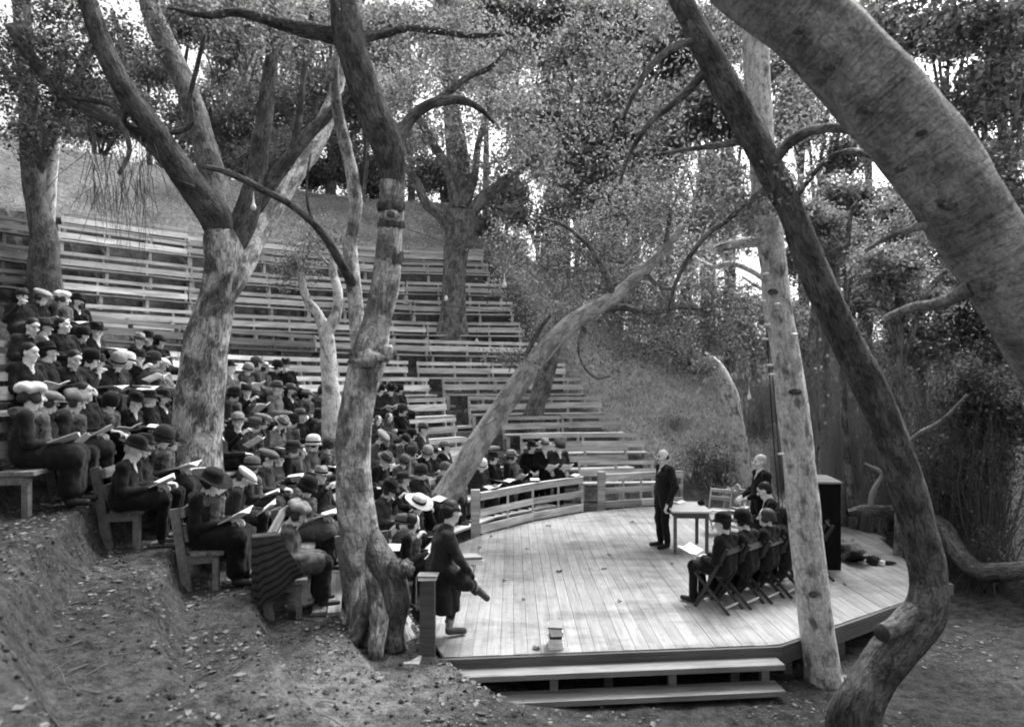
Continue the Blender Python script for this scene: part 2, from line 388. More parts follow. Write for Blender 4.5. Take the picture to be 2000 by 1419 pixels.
# two low steps below the front edge
steps = empty('front_steps', T(1.1, 6.85, 0), 'two long plank steps on short legs below the front edge of the stage', 'steps')
def rel(e, m): return e.matrix_basis.inverted() @ m
fa = math.atan2(.34, 3.85)
for nm, x0, x1, y, z, w in (('upper_tread', -.80, 2.98, 6.76, -.145, .2), ('lower_tread', -.14, 2.92, 6.64, -.36, .26)):
    cx = (x0 + x1) / 2; L = (x1 - x0) / math.cos(fa)
    obj(nm, box(L, w, .055, .006, 5), M['step'], steps, rel(steps, T(cx, y + .0883 * (cx + .83), z) @ RZ(fa)))
    for x_ in ((-.55, .45, 1.75, 2.8) if 'upper' in nm else (.1, 1.5, 2.75)):
        obj('step_leg', box(.085, .085, .3, .004, 3), M['step'], steps, rel(steps, T(x_, y + .03 + .0883 * (x_ + .83), z - .18)))
# post with a flat top at the near left corner
pp = empty('gate_post', T(-.92, 7.0, 0), 'short square post at the near left corner of the stage', 'post')
obj('upright', box(.16, .12, .98, .005, 1), M['fascia'], pp, T(0, 0, .33))
obj('foot_block', box(.2, .16, .13, .005, 2), M['fascia'], pp, T(.02, -.02, -.16))
o = obj('side_plank', box(.17, .62, .1, .006, 3), M['bench'], None, T(-1.06, 7.05, -.04)); tag(o, 'stub plank lying beside the corner post at the stage edge', 'plank')
# fence along the back of the stage
def fence(pts, label, endpost):
    c = pts[0]; e = empty('low_fence', T(c[0], c[1], 0), label, 'fence')
    for k, (p, q) in enumerate(zip(pts, pts[1:])):
        L = math.hypot(q[0] - p[0], q[1] - p[1]); a = math.atan2(q[1] - p[1], q[0] - p[0]); m = ((p[0] + q[0]) / 2 - c[0], (p[1] + q[1]) / 2 - c[1])
        for nm, z, h in (('top_rail', .72, .12), ('middle_rail', .42, .13), ('kick_board', .10, .16)):
            obj(nm, box(L + .01, .035, h, .004, k), M['bench'], e, T(m[0], m[1], z) @ RZ(a))
        obj('cap_rail', box(L + .02, .1, .03, .003, k), M['bench'], e, T(m[0], m[1] + .02, .797) @ RZ(a))
        for s in ((0, .5) if k < len(pts) - 2 else (0, .5, 1)):
            if k == 0 and s == 0 and endpost: continue
            obj('fence_post', box(.045, .07, .8, .004, 4), M['bench'], e, T(p[0] + (q[0] - p[0]) * s - c[0], p[1] + (q[1] - p[1]) * s - c[1] + .055, .39))
    if endpost: obj('end_post', box(.17, .13, .98, .005, 6), M['bench'], e, T(-.1, .03, .38))
    return e
fence([(-.62, 12.5), (.45, 13.72), (1.62, 14.68)], 'curved low plank fence at the back left of the stage, near the leaning trunk', True)
fence([(2.2, 15.02), (3.1, 15.32), (4.15, 15.58)], 'short plank fence at the back of the stage behind the standing speaker', True)
# ---------------------------------------------------------------- trees
def catmull(pts, step):
    """(N,4) control points (xyz, r) -> dense points along a smooth curve"""
    p = np.asarray(pts, float); p = np.vstack([2 * p[0] - p[1], p, 2 * p[-1] - p[-2]]); out = []
    for i in range(1, len(p) - 2):
        L = np.linalg.norm(p[i + 1, :3] - p[i, :3]); k = max(2, int(L / step))
        t = np.linspace(0, 1, k, endpoint=False)[:, None]
        out.append(.5 * (2 * p[i] + (p[i + 1] - p[i - 1]) * t + (2 * p[i - 1] - 5 * p[i] + 4 * p[i + 1] - p[i + 2]) * t ** 2 + (3 * p[i] - p[i - 1] - 3 * p[i + 1] + p[i + 2]) * t ** 3))
    out.append(p[-2:-1]); q = np.vstack(out); q[:, 3] = np.maximum(q[:, 3], .002); return q
def tube(q, sides, lump=.06, seed=0, flare=0, cap=True):
    """tube with lumps; q = (N,4). returns verts, quads, bark coordinates"""
    c, r = q[:, :3], q[:, 3]; t = np.gradient(c, axis=0); t /= np.linalg.norm(t, axis=1)[:, None] + 1e-9
    u = np.zeros_like(t); a = np.array([1., 0, 0]) if abs(t[0, 0]) < .8 else np.array([0, 1., 0])
    for i in range(len(t)):
        a = a - t[i] * a.dot(t[i]); a /= np.linalg.norm(a) + 1e-9; u[i] = a
    w = np.cross(t, u); th = np.linspace(0, 2 * math.pi, sides, endpoint=False)
    ct, st = np.cos(th), np.sin(th); s = np.concatenate([[0], np.cumsum(np.linalg.norm(np.diff(c, axis=0), axis=1))])
    nn = np.stack(np.broadcast_arrays(ct[None] * 1.3 + seed, st[None] * 1.3, (s[:, None] / (r.mean() * 2.4))), -1)
    n2 = np.stack(np.broadcast_arrays(ct[None] * 3.5 + seed, st[None] * 3.5, (s[:, None] / (r.mean() * .9))), -1)
    rr = r[:, None] * (1 + lump * vnoise(nn.reshape(-1, 3), 5).reshape(nn.shape[:2]) * 1.6 + lump * .55 * vnoise(n2.reshape(-1, 3), 6).reshape(nn.shape[:2]))
    if flare:
        rr = rr * (1 + (flare * np.exp(-s / (r[0] * 1.6)))[:, None] * (.55 + .45 * np.sin(th * 5 + seed)[None]))
    v = c[:, None] + rr[..., None] * (u[:, None] * ct[None, :, None] + w[:, None] * st[None, :, None])
    co = np.stack(np.broadcast_arrays(ct[None] * r[:, None], st[None] * r[:, None], s[:, None] + seed * 3.7), -1)
    n = len(c); i = np.arange(n * sides).reshape(n, sides); j = np.roll(i, -1, 1)
    f = np.stack([i[:-1], j[:-1], j[1:], i[1:]], -1).reshape(-1, 4)
    v = v.reshape(-1, 3); co = co.reshape(-1, 3)
    if cap:
        v = np.vstack([v, c[-1:] + t[-1:] * r[-1] * .3]); co = np.vstack([co, [[0, 0, s[-1]]]]); e = len(v) - 1
        k = i[-1]; kk = np.roll(k, -1); f = np.vstack([f, np.stack([k, kk, np.full(sides, e), np.full(sides, e)], 1)[:, [0, 1, 2, 2]]]) if False else f
        capf = [(int(k[m]), int(kk[m]), e) for m in range(sides)]
    else: capf = []
    return v, f, co, capf
def tube_mesh(q, sides=12, lump=.06, seed=0, flare=0):
    v, f, co, capf = tube(q, sides, lump, seed, flare)
    # degenerate quads would upset the normals: write the cap as triangles
    me = bpy.data.meshes.new('stem'); n4, n3 = len(f), len(capf)
    me.vertices.add(len(v)); me.vertices.foreach_set('co', v.astype(np.float32).ravel())
    lp = np.concatenate([f.ravel(), np.array(capf, int).ravel()]).astype(np.int32)
    me.loops.add(len(lp)); me.loops.foreach_set('vertex_index', lp)
    me.polygons.add(n4 + n3)
    me.polygons.foreach_set('loop_start', np.concatenate([np.arange(n4) * 4, n4 * 4 + np.arange(n3) * 3]).astype(np.int32))
    me.update(calc_edges=True); me.polygons.foreach_set('use_smooth', np.ones(n4 + n3, bool))
    a = me.attributes.new('bark_co', 'FLOAT_VECTOR', 'POINT'); a.data.foreach_set('vector', co.astype(np.float32).ravel())
    return me
RS = [1.0]
def px4(l, d0):
    """control points given as photograph column, row, radius in photograph pixels, distance"""
    o = []
    for c in l:
        d = c[3] if len(c) > 3 else d0; p = P(c[0], c[1], d); o.append((p.x, p.y, p.z, c[2] * RS[0] * d / F))
    return o
_seed = [0]
def stem(name, ctrl, m, parent, sides=14, lump=.06, flare=0, step=None, org=None):
    q = catmull(ctrl, step or max(.03, min(.09, float(np.mean([c[3] for c in ctrl])) * .5)))
    _seed[0] += 1
    q[:, :3] -= np.array(org if org is not None else (0, 0, 0))
    return obj(name, tube_mesh(q, sides, lump, _seed[0] * 1.7, flare), m, parent)
TREES = {}
def tree(key, name, d0, trunk, limbs, m, label, lm=None, flare=.35, lump=.07, sides=22):
    RS[0] = {'lean': .76, 'mid': .86, 'big': .88, 'cross': .84, 'midfar': .9, 'swept': .86, 'wired': .83, 'bent': .85, 'sapling': .85, 'left1': .85}.get(key, 1.0)
    c = px4(trunk, d0); gz = float(ground_z(c[0][0], c[0][1])) - .12
    if key.startswith('far') or c[0][2] > gz + .05: c = [(c[0][0], c[0][1], gz, c[0][3] * (1.15 if c[0][2] - gz < 2 else 1.0))] + c[1 if c[0][2] - gz < .25 else 0:]
    b = c[0]; e = empty(name, T(b[0], b[1], b[2]), label, 'tree'); org = b[:3]
    t = stem('trunk', c, m, e, sides, lump, flare, org=org); TREES[key] = (e, org)
    for L in limbs:
        nm = 'limb'; ll = L; mk = None
        if isinstance(L[0], str): nm, ll = L[0], L[1]; mk = M[L[2]] if len(L) > 2 else None
        cc = px4(ll, d0); stem(nm, cc, mk or (M['dead'] if nm == 'dead_branch' else m if nm == 'side_trunk' else (lm or m)), e, 20 if nm == 'upper_trunk' else 12 if ll[0][2] > 8 else 7, lump, org=org)
    RS[0] = 1.0
    return e
tree('big', 'sycamore_tree', 9.6, [(378, 955, 66), (382, 900, 56), (388, 820, 52), (396, 740, 50), (405, 670, 46), (420, 600, 40), (433, 540, 39), (437, 495, 44), (434, 455, 40), (432, 425, 18)], [
    [(436, 525, 14), (438, 478, 32), (425, 430, 36, 9.5), (385, 375, 33, 9.3), (348, 325, 30, 9.1), (300, 255, 25, 8.9), (255, 190, 24, 8.7), (215, 120, 22, 8.6), (185, 40, 20, 8.5), (160, -40, 18, 8.4)],
    [(365, 360, 18, 9.3), (330, 320, 16, 9.2), (270, 262, 14, 9.0), (190, 222, 14, 8.8), (120, 180, 13, 8.6), (60, 110, 13, 8.4), (20, 50, 12, 8.3)],
    ('limb', [(438, 520, 12), (436, 465, 30, 9.7), (425, 390, 30, 9.9), (405, 300, 26, 10.1), (375, 200, 24, 10.3), (335, 110, 24, 10.5), (300, 30, 22, 10.6), (280, -40, 20, 10.7)], 'bark_mid'),
    [(436, 525, 12), (450, 478, 28, 9.65), (480, 420, 27, 9.7), (500, 340, 21, 9.8), (516, 240, 17, 9.9), (528, 140, 15, 10), (535, 50, 14, 10.1), (538, -30, 12, 10.2)],
    [(440, 510, 10, 9.75), (470, 445, 18, 9.8), (520, 372, 17, 9.9), (560, 315, 15, 10), (600, 265, 13, 10.1), (645, 220, 11, 10.2), (690, 170, 8, 10.3)],
    [(560, 330, 9, 10), (580, 260, 8, 10), (590, 180, 7, 10), (600, 90, 6, 10.1), (610, 20, 5, 10.1)],
    ('limb', [(432, 610, 12), (452, 555, 26, 9.65), (478, 500, 28, 9.9), (505, 450, 27, 10.2), (545, 385, 25, 10.6), (585, 320, 24, 11), (620, 270, 22, 11.3), (650, 200, 18, 11.6), (668, 120, 14, 11.8)], 'bark_pale'),
    [(260, 185, 10, 8.7), (235, 235, 8, 8.7), (248, 265, 6, 8.6), (252, 300, 5, 8.6), (232, 340, 4, 8.5)],
    [(320, 262, 6, 9), (355, 255, 6, 9), (375, 240, 6, 8.9), (372, 190, 5, 8.8), (385, 130, 5, 8.7), (400, 70, 4, 8.6)],
    [(332, 305, 7, 9.2), (325, 330, 5, 9.1), (345, 350, 4, 9.0), (380, 365, 3, 8.9)],
    [(300, 255, 7, 8.9), (255, 250, 6, 8.8), (215, 205, 6, 8.7), (130, 190, 5, 8.6)],
  ], M['bark_oak'], 'great forked sycamore with pale flaking bark standing among the seated audience at left', M['bark_dark'])
tree('mid', 'alder_tree', 7.5, [(742, 1262, 66), (738, 1215, 52), (722, 1130, 45), (704, 1040, 41), (692, 950, 40), (690, 870, 38), (698, 790, 37), (712, 725, 40), (722, 685, 40), (737, 630, 33), (750, 570, 31), (759, 500, 30), (764, 420, 29), (766, 350, 28), (762, 310, 24), (755, 285, 14)], [
    ('upper_trunk', [(766, 375, 22), (766, 345, 28.5), (758, 290, 35), (735, 235, 36), (712, 175, 34), (692, 110, 33), (678, 50, 35), (668, -20, 32), (655, -90, 30)], 'bark_dark'),
    [(768, 300, 20), (790, 250, 14, 7.6), (825, 212, 12, 7.7), (860, 198, 11, 7.8), (905, 197, 9, 8.0), (940, 215, 6, 8.1), (965, 240, 4, 8.2)],
    [(840, 205, 8, 7.8), (875, 180, 8, 7.9), (915, 150, 7, 8.1), (960, 130, 6, 8.3), (1000, 90, 5, 8.5)],
    [(680, 70, 20), (640, 68, 17, 7.5), (600, 60, 16, 7.4), (540, 45, 13, 7.3), (470, 25, 10, 7.2), (400, 30, 7, 7.1), (330, 15, 4, 7.0)],
    [(690, 75, 16), (740, 68, 10, 7.7), (800, 55, 8, 7.9), (860, 62, 7, 8.1), (930, 70, 6, 8.3), (1000, 65, 5, 8.5)],
    ('side_trunk', [(712, 720, 24), (702, 670, 19, 7.6), (695, 600, 17, 7.7), (688, 530, 16, 7.8), (684, 470, 16, 7.9), (695, 410, 15, 7.9), (690, 350, 15, 8.0), (676, 290, 14, 8.0), (662, 230, 13, 8.0), (654, 170, 11, 8.0), (655, 120, 9, 8.0), (668, 80, 6, 8.0)]),
    [(697, 415, 7, 7.9), (705, 370, 6, 8), (712, 310, 4, 8), (713, 240, 3, 8)],
    ('dead_branch', [(692, 560, 12, 7.75), (672, 525, 11, 7.5), (640, 470, 9, 7.2), (605, 430, 8, 7.0), (560, 395, 8, 6.9), (520, 375, 8, 6.8), (475, 350, 8, 6.7), (430, 332, 7, 6.6), (395, 325, 5, 6.5)]),
    [(610, 432, 4, 7.0), (600, 390, 3, 7), (600, 345, 3, 7.0), (607, 300, 2, 7)],
  ], M['bark_pale'], 'tall pale alder with an eye-shaped knot, rooted at the left edge of the stage', M['bark_dark'], .75)
tree('sapling', 'young_oak_tree', 13.2, [(648, 800, 22), (644, 740, 19), (641, 690, 17), (636, 640, 16)], [
    [(637, 655, 14), (622, 615, 12, 13.2), (600, 585, 10, 13.1), (588, 545, 8, 13), (585, 500, 5, 12.9)],
    [(640, 650, 15), (657, 610, 12, 13.2), (660, 570, 11, 13.2), (650, 525, 9, 13.3), (655, 480, 6, 13.3)],
    [(655, 530, 5, 13.3), (625, 500, 4, 13.3), (600, 470, 3, 13.3)]], M['bark_alder'], 'small crooked young oak growing between the trunks among the rows')
tree('midfar', 'sycamore_tree', 23.2, [(882, 668, 34), (884, 620, 28), (886, 560, 26), (890, 500, 27), (897, 450, 32), (900, 415, 34)], [
    [(885, 450, 14), (862, 425, 12, 23), (835, 400, 11, 22.8), (815, 360, 9, 22.6), (795, 330, 7, 22.5), (775, 300, 5, 22.4)],
    [(892, 420, 14), (885, 370, 12, 23), (870, 320, 10, 22.9), (845, 280, 9, 22.8), (820, 235, 8, 22.8), (800, 215, 6, 22.8)],
    [(900, 410, 18), (906, 350, 15, 23.4), (900, 280, 13, 23.6), (885, 200, 11, 23.8), (870, 120, 8, 24)],
    [(915, 420, 17), (945, 385, 13, 23.4), (985, 355, 11, 23.6), (1020, 325, 9, 23.8), (1060, 290, 6, 24)],
    [(905, 420, 10), (925, 350, 9, 23), (935, 280, 7, 23), (955, 210, 5, 23)]], M['bark_mid'], 'stout sycamore with spreading limbs standing in the upper rows of benches')
tree('lean', 'leaning_oak_tree', 12.7, [(838, 1030, 42), (862, 985, 33), (900, 920, 30), (948, 845, 28), (995, 775, 27), (1045, 705, 26), (1095, 650, 24), (1145, 612, 21), (1195, 583, 18), (1245, 540, 15), (1290, 495, 12), (1335, 440, 9)], [
    [(1022, 735, 9), (1030, 690, 7), (1050, 650, 6, 12.6), (1075, 615, 4, 12.5)],
    [(1160, 605, 12), (1215, 600, 9, 12.8), (1270, 610, 7, 13), (1330, 600, 5, 13.2), (1390, 610, 4, 13.3)],
    [(1200, 582, 10), (1180, 530, 8, 12.5), (1150, 480, 6, 12.3), (1100, 440, 5, 12.2), (1040, 420, 3, 12.1)],
    [(1260, 530, 8), (1290, 560, 6, 12.9), (1350, 560, 5, 13.1), (1420, 540, 4, 13.3)],
    [(1140, 640, 8), (1130, 680, 4, 12.6), (1140, 715, 3, 12.5), (1165, 738, 3, 12.4), (1190, 735, 2, 12.3)],
    [(1300, 480, 7), (1310, 420, 5, 12.7), (1330, 360, 4, 12.7), (1345, 300, 3, 12.7)]], M['bark_lean'], 'pale oak trunk leaning far out to the right over the back of the stage', M['bark_mid'])
tree('stump', 'gnarled_oak_tree', 19.0, [(1042, 822, 20), (1050, 785, 17), (1062, 745, 17), (1072, 700, 18), (1085, 650, 14), (1100, 600, 10)], [[(1075, 720, 10), (1062, 690, 8), (1050, 650, 5)]], M['bark_mid'],
     'dark gnarled trunk among the benches behind the leaning oak')
tree('bent', 'bent_sycamore_tree', 16.6, [(1478, 1010, 25), (1462, 960, 20), (1448, 900, 19), (1440, 850, 20), (1430, 795, 20), (1415, 750, 20), (1392, 712, 18), (1360, 690, 13), (1320, 660, 9)], [[(1400, 722, 10), (1378, 745, 5), (1360, 770, 3)]], M['bark_alder'],
     'pale bent trunk behind the folding chairs at the back of the stage')
tree('wired', 'alder_tree', 7.35, [(1612, 1345, 40), (1605, 1290, 37), (1592, 1200, 37), (1580, 1100, 37), (1569, 1000, 37), (1560, 900, 37), (1549, 800, 36), (1535, 700, 34), (1522, 620, 32), (1512, 540, 30), (1503, 460, 30), (1494, 380, 30), (1488, 300, 30), (1482, 220, 30), (1478, 140, 30), (1474, 60, 30), (1470, -30, 25)], [
    [(1500, 472, 14), (1465, 473, 13, 7.4), (1430, 478, 12, 7.5), (1400, 486, 10, 7.6)],
    [(1512, 560, 8), (1470, 530, 7, 7.6), (1430, 515, 7, 7.9), (1390, 520, 6, 8.2), (1350, 500, 4, 8.4)],
    [(1512, 575, 5), (1480, 560, 4, 7.6), (1450, 540, 3, 7.8)]], M['bark_alder'], 'straight pale alder carrying wires and white insulators beside the stage', None, .2, .04)
tree('cross', 'leaning_alder_tree', 6.7, [(1672, 1392, 50, 6.3), (1705, 1325, 46, 6.4), (1762, 1255, 45, 6.5), (1808, 1195, 44, 6.6), (1814, 1130, 38), (1800, 1060, 38), (1780, 980, 38), (1752, 890, 37), (1718, 800, 38), (1680, 720, 37), (1640, 640, 35), (1604, 560, 34), (1572, 480, 32), (1540, 400, 30), (1500, 320, 31), (1456, 240, 33), (1416, 165, 32), (1378, 95, 30), (1345, 30, 28), (1310, -40, 26)], [
    [(1500, 330, 14), (1540, 280, 13, 6.5), (1585, 255, 12, 6.3), (1640, 250, 11, 6.0), (1690, 265, 9, 5.6)],
    [(1490, 300, 12), (1450, 278, 9, 6.8), (1400, 285, 7, 6.9), (1340, 292, 5, 7), (1290, 300, 3, 7)],
    [(1520, 350, 10), (1470, 390, 8, 6.8), (1420, 430, 6, 6.9), (1370, 470, 6, 7), (1325, 540, 5, 7.1), (1300, 620, 3, 7.2)],
    [(1545, 400, 7), (1585, 345, 6, 6.5), (1625, 305, 6, 6.3), (1670, 295, 7, 6.0), (1720, 312, 8, 5.5)],
    [(1395, 120, 12), (1330, 190, 9, 6.9), (1270, 240, 7, 7), (1230, 300, 5, 7.1), (1210, 360, 3, 7.2)],
    [(1370, 80, 10), (1320, 90, 9, 6.6), (1270, 130, 8, 6.5), (1240, 180, 6, 6.4), (1215, 235, 4, 6.4)],
    [(1780, 1195, 26, 6.55), (1745, 1225, 23, 6.4), (1722, 1235, 20, 6.3)],
    [(1740, 900, 7), (1790, 850, 5, 6.6), (1840, 820, 4, 6.5), (1890, 770, 3, 6.4)],
  ], M['bark_dark'], 'dark mossy trunk that leans across the pale wired trunk at right', M['bark_mid'], .2, .06)
tree('swept', 'great_alder_tree', 4.4, [(2330, 1380, 90, 4.9), (2270, 1180, 84, 4.8), (2190, 960, 80, 4.7), (2090, 760, 78, 4.6), (2000, 600, 79), (1922, 470, 82), (1838, 335, 85), (1745, 217, 90), (1650, 117, 90), (1555, 32, 90), (1450, -50, 86), (1360, -150, 80)], [
    [(1900, 560, 20), (1840, 590, 13, 4.6), (1780, 600, 10, 4.8), (1730, 620, 7, 5)],
    [(1840, 430, 12), (1790, 445, 8, 4.5), (1740, 460, 6, 4.7), (1690, 490, 4, 4.9)]], M['bark_ring'], 'huge grey trunk sweeping across the upper right corner close to the camera', None, .1, .085, 36)
tree('left1', 'dark_oak_tree', 17.5, [(88, 500, 30), (84, 450, 26), (72, 400, 24), (62, 320, 22), (58, 240, 20), (52, 150, 19), (45, 60, 18), (40, -30, 16)], [
    [(66, 350, 14), (95, 280, 12), (130, 200, 11), (160, 130, 10), (200, 50, 9)], [(56, 210, 12), (20, 150, 10), (-20, 100, 9)]], M['bark_dark'], 'dark oak at the far left edge behind the upper benches', None)
tree('left2', 'slender_alder_tree', 18.0, [(92, 488, 13), (95, 430, 10), (100, 360, 10), (105, 300, 9), (112, 230, 9), (122, 140, 8), (130, 50, 7)], [], M['bark_alder'], 'slender pale trunk beside the dark oak at the far left')
for k, (x, yb, yt, r, d, ln, lab) in enumerate(((1070, 470, 330, 12, 34, 10, 'far trunk on the hillside right of the stout sycamore'), (885, 300, 120, 14, 36, -15, 'far trunk seen between the limbs of the stout sycamore'),
        (640, 420, 200, 10, 33, 20, 'thin far trunk behind the pale alder'), (1200, 430, 200, 13, 31, -40, 'far trunk hidden in foliage above the right end of the benches'),
        (1330, 660, 400, 12, 25, 30, 'grey trunk in the thicket above the bare slope'))):
    tree('far%d' % k, 'far_oak_tree', d, [(x, yb + 40, r * 1.3), (x, yb, r), (x + ln * .5, (yb + yt) / 2, r * .85), (x + ln, yt, r * .7), (x + ln * 2, yt - 120, r * .5)],
         [[(x + ln * .6, (yb + yt) / 2, r * .6), (x + 45, yt, r * .4), (x + 90, yt - 60, r * .25)], [(x + ln, yt, r * .5), (x - 50, yt - 60, r * .35), (x - 90, yt - 110, r * .2)]], M['bark_mid'], lab)
# bands and the knot on the tall alder
e, org = TREES['mid']
def band(name, x, y, rx, ry, d, m, par, org, th=.03):
    """a ragged scar wrapped round the front half of the stem"""
    c = P(x, y, d); R = rx * .86 * d / F; hh = ry * d / F; v = []; f = []; n = 26
    for i in range(n):
        a = math.pi * (1.0 + .999 * i / (n - 1)) ; rg = random.Random(i * 7 + int(x)); up, dn = hh * rg.uniform(.65, 1.25), hh * rg.uniform(.65, 1.25)
        sag = -hh * .5 * math.sin(math.pi * i / (n - 1))
        for z, k in ((up, 1.0), (up * .6, 1.0 + th), (-dn * .6, 1.0 + th), (-dn, 1.0)): v.append((c.x + math.cos(a) * R * k * 1.03 - org[0], c.y + math.sin(a) * R * k * 1.03 - org[1], c.z + z + sag - org[2]))
        if i:
            o = i * 4
            for k in range(3): f.append((o - 4 + k, o + k, o + k + 1, o - 3 + k))
    me = pydata(name, v, f, True); a = me.attributes.new('bark_co', 'FLOAT_VECTOR', 'POINT'); a.data.foreach_set('vector', np.asarray(v, np.float32).ravel() * 2)
    return obj(name, me, m, par)
band('bark_scar', 764, 503, 27, 12, 7.5, M['bark_dark'], e, org)
band('bark_scar', 766, 340, 27, 11, 7.5, M['bark_dark'], e, org)
band('bark_scar', 764, 405, 29, 9, 7.5, M['bark_dark'], e, org, .06)
band('bark_scar', 764, 440, 29, 7, 7.5, M['bark_dark'], e, org, .06)
k = P(762, 420, 7.5 - .15)
def blob(name, c, r, m, par=None, M0=None, lump=.15, seed=1, n=14):
    th, ph = np.meshgrid(np.linspace(0, math.pi, n), np.linspace(0, 2 * math.pi, n * 2, endpoint=False), indexing='ij')
    d = np.stack([np.sin(th) * np.cos(ph), np.sin(th) * np.sin(ph), np.cos(th)], -1)
    q = d * np.array(r) * (1 + lump * vnoise((d * 2.2 + seed).reshape(-1, 3), seed).reshape(d.shape[:2]))[..., None]
    i = np.arange(n * n * 2).reshape(n, n * 2); j = np.roll(i, -1, 1)
    f = np.stack([i[:-1], i[1:], j[1:], j[:-1]], -1).reshape(-1, 4)
    me = pydata(name, q.reshape(-1, 3) , f, True)
    a = me.attributes.new('bark_co', 'FLOAT_VECTOR', 'POINT'); a.data.foreach_set('vector', q.astype(np.float32).ravel())
    return obj(name, me, m, par, T(*c) if M0 is None else M0)
blob('knot_ring', (k.x - org[0], k.y - org[1], k.z - org[2]), (.115, .045, .06), M['bark_pale'], e, seed=3)
blob('knot_pupil', (k.x - org[0] + .01, k.y - .035 - org[1], k.z - org[2]), (.05, .03, .04), M['bark_dark'], e, seed=4)
b = P(756, 688, 7.36); blob('burl', (b.x - org[0], b.y - org[1], b.z - org[2]), (.09, .1, .1), M['bark_pale'], e, lump=.5, seed=6)
b = P(715, 700, 7.25); blob('burl', (b.x - org[0], b.y - org[1], b.z - org[2]), (.2, .1, .1), M['bark_oak'], e, lump=.5, seed=9)
for q, (nm, l) in enumerate((('root', [(715, 1010, 10, 7.52), (738, 1075, 24, 7.4), (760, 1130, 30, 7.22), (769, 1180, 29, 7.12), (765, 1225, 24, 7.1), (775, 1275, 18, 7.0)]), ('root', [(712, 1060, 8, 7.55), (714, 1120, 22, 7.4), (708, 1185, 24, 7.18), (690, 1245, 18, 7.0), (660, 1275, 10, 6.9)]), ('root', [(722, 1060, 8, 7.55), (732, 1120, 22, 7.35), (740, 1190, 21, 7.05), (735, 1262, 16, 6.85), (738, 1300, 8, 6.8)]))): stem(nm, px4(l, 7), M['bark_oak' if q else 'bark_dark'], e, 12, .16, org=org)
b = P(792, 1108, 7.15); blob('root_knob', (b.x - org[0], b.y - org[1], b.z - org[2]), (.1, .09, .08), M['bark_mid'], e, lump=.5, seed=31)
b = P(770, 1120, 7.2); blob('root_knob', (b.x - org[0], b.y - org[1], b.z - org[2]), (.13, .12, .14), M['bark_dark'], e, lump=.5, seed=33)
e, org = TREES['wired']
for x, y, rx in ((1510, 570, .06), (1553, 765, .075), (1588, 1160, .05)):
    b = P(x, y, 7.15); blob('branch_scar', (b.x - org[0], b.y - org[1], b.z - org[2]), (rx, .02, .035), M['bark_dark'], e, seed=int(x))
e, org = TREES['swept']
for x, y, rx in ((1690, 215, .05), (1760, 330, .035), (1850, 400, .06), (1620, 130, .04), (1800, 260, .03), (1930, 560, .05), (1560, 60, .035)):
    b = P(x, y, 4.4 - .255); blob('branch_scar', (b.x - org[0], b.y - org[1], b.z - org[2]), (rx, .03, rx * .6), M['bark_dark'], e, lump=.5, seed=int(x))
# fallen limb on the right bank
e = empty('fallen_limb', T(*P(1660, 1000, 11.3)), 'long fallen limb lying along the right bank behind the dark trunk', 'log'); org = P(1660, 1000, 11.3)
stem('log', px4([(1655, 1002, 7, 11.4), (1690, 996, 11, 11.4), (1745, 1000, 12, 11.3), (1800, 1008, 15, 11.0), (1845, 1035, 17, 10.5), (1875, 1085, 17, 10.1), (1915, 1115, 17, 9.7), (1965, 1117, 18, 9.4), (2040, 1110, 18, 9.0)], 11), M['bark_dark'], e, 12, org=org)
stem('branch_stub', px4([(1700, 993, 6, 11.4), (1705, 960, 5, 11.4), (1722, 925, 4, 11.4), (1690, 905, 2, 11.4)], 11), M['twigpale'], e, 7, org=org)
# telegraph pole
e = empty('telegraph_pole', T(*P(1622, 960, 15.5)), 'grey telegraph pole with white insulators standing behind the stage', 'pole'); org = P(1622, 960, 15.5)
stem('pole', px4([(1622, 985, 13), (1618, 900, 13), (1612, 780, 12), (1606, 640, 11), (1602, 520, 11)], 15.5), M['bark_mid'], e, 14, .02, org=org)
for i, (x, y) in enumerate(((1602, 663), (1604, 717), (1616, 695), (1607, 792), (1618, 772), (1612, 826), (1622, 826))):
    p = P(x, y, 15.3) - org; blob('insulator', p, (.035, .035, .045), M['porcelain'], e, lump=0, n=8)
obj('switch_box', box(.1, .1, .18), M['iron'], e, T(*(P(1603, 832, 15.3) - org)))
stem('bracket', px4([(1594, 905, 3), (1596, 880, 3), (1612, 862, 3), (1630, 858, 3), (1645, 872, 3)], 15.3), M['iron'], e, 6, 0, org=org)
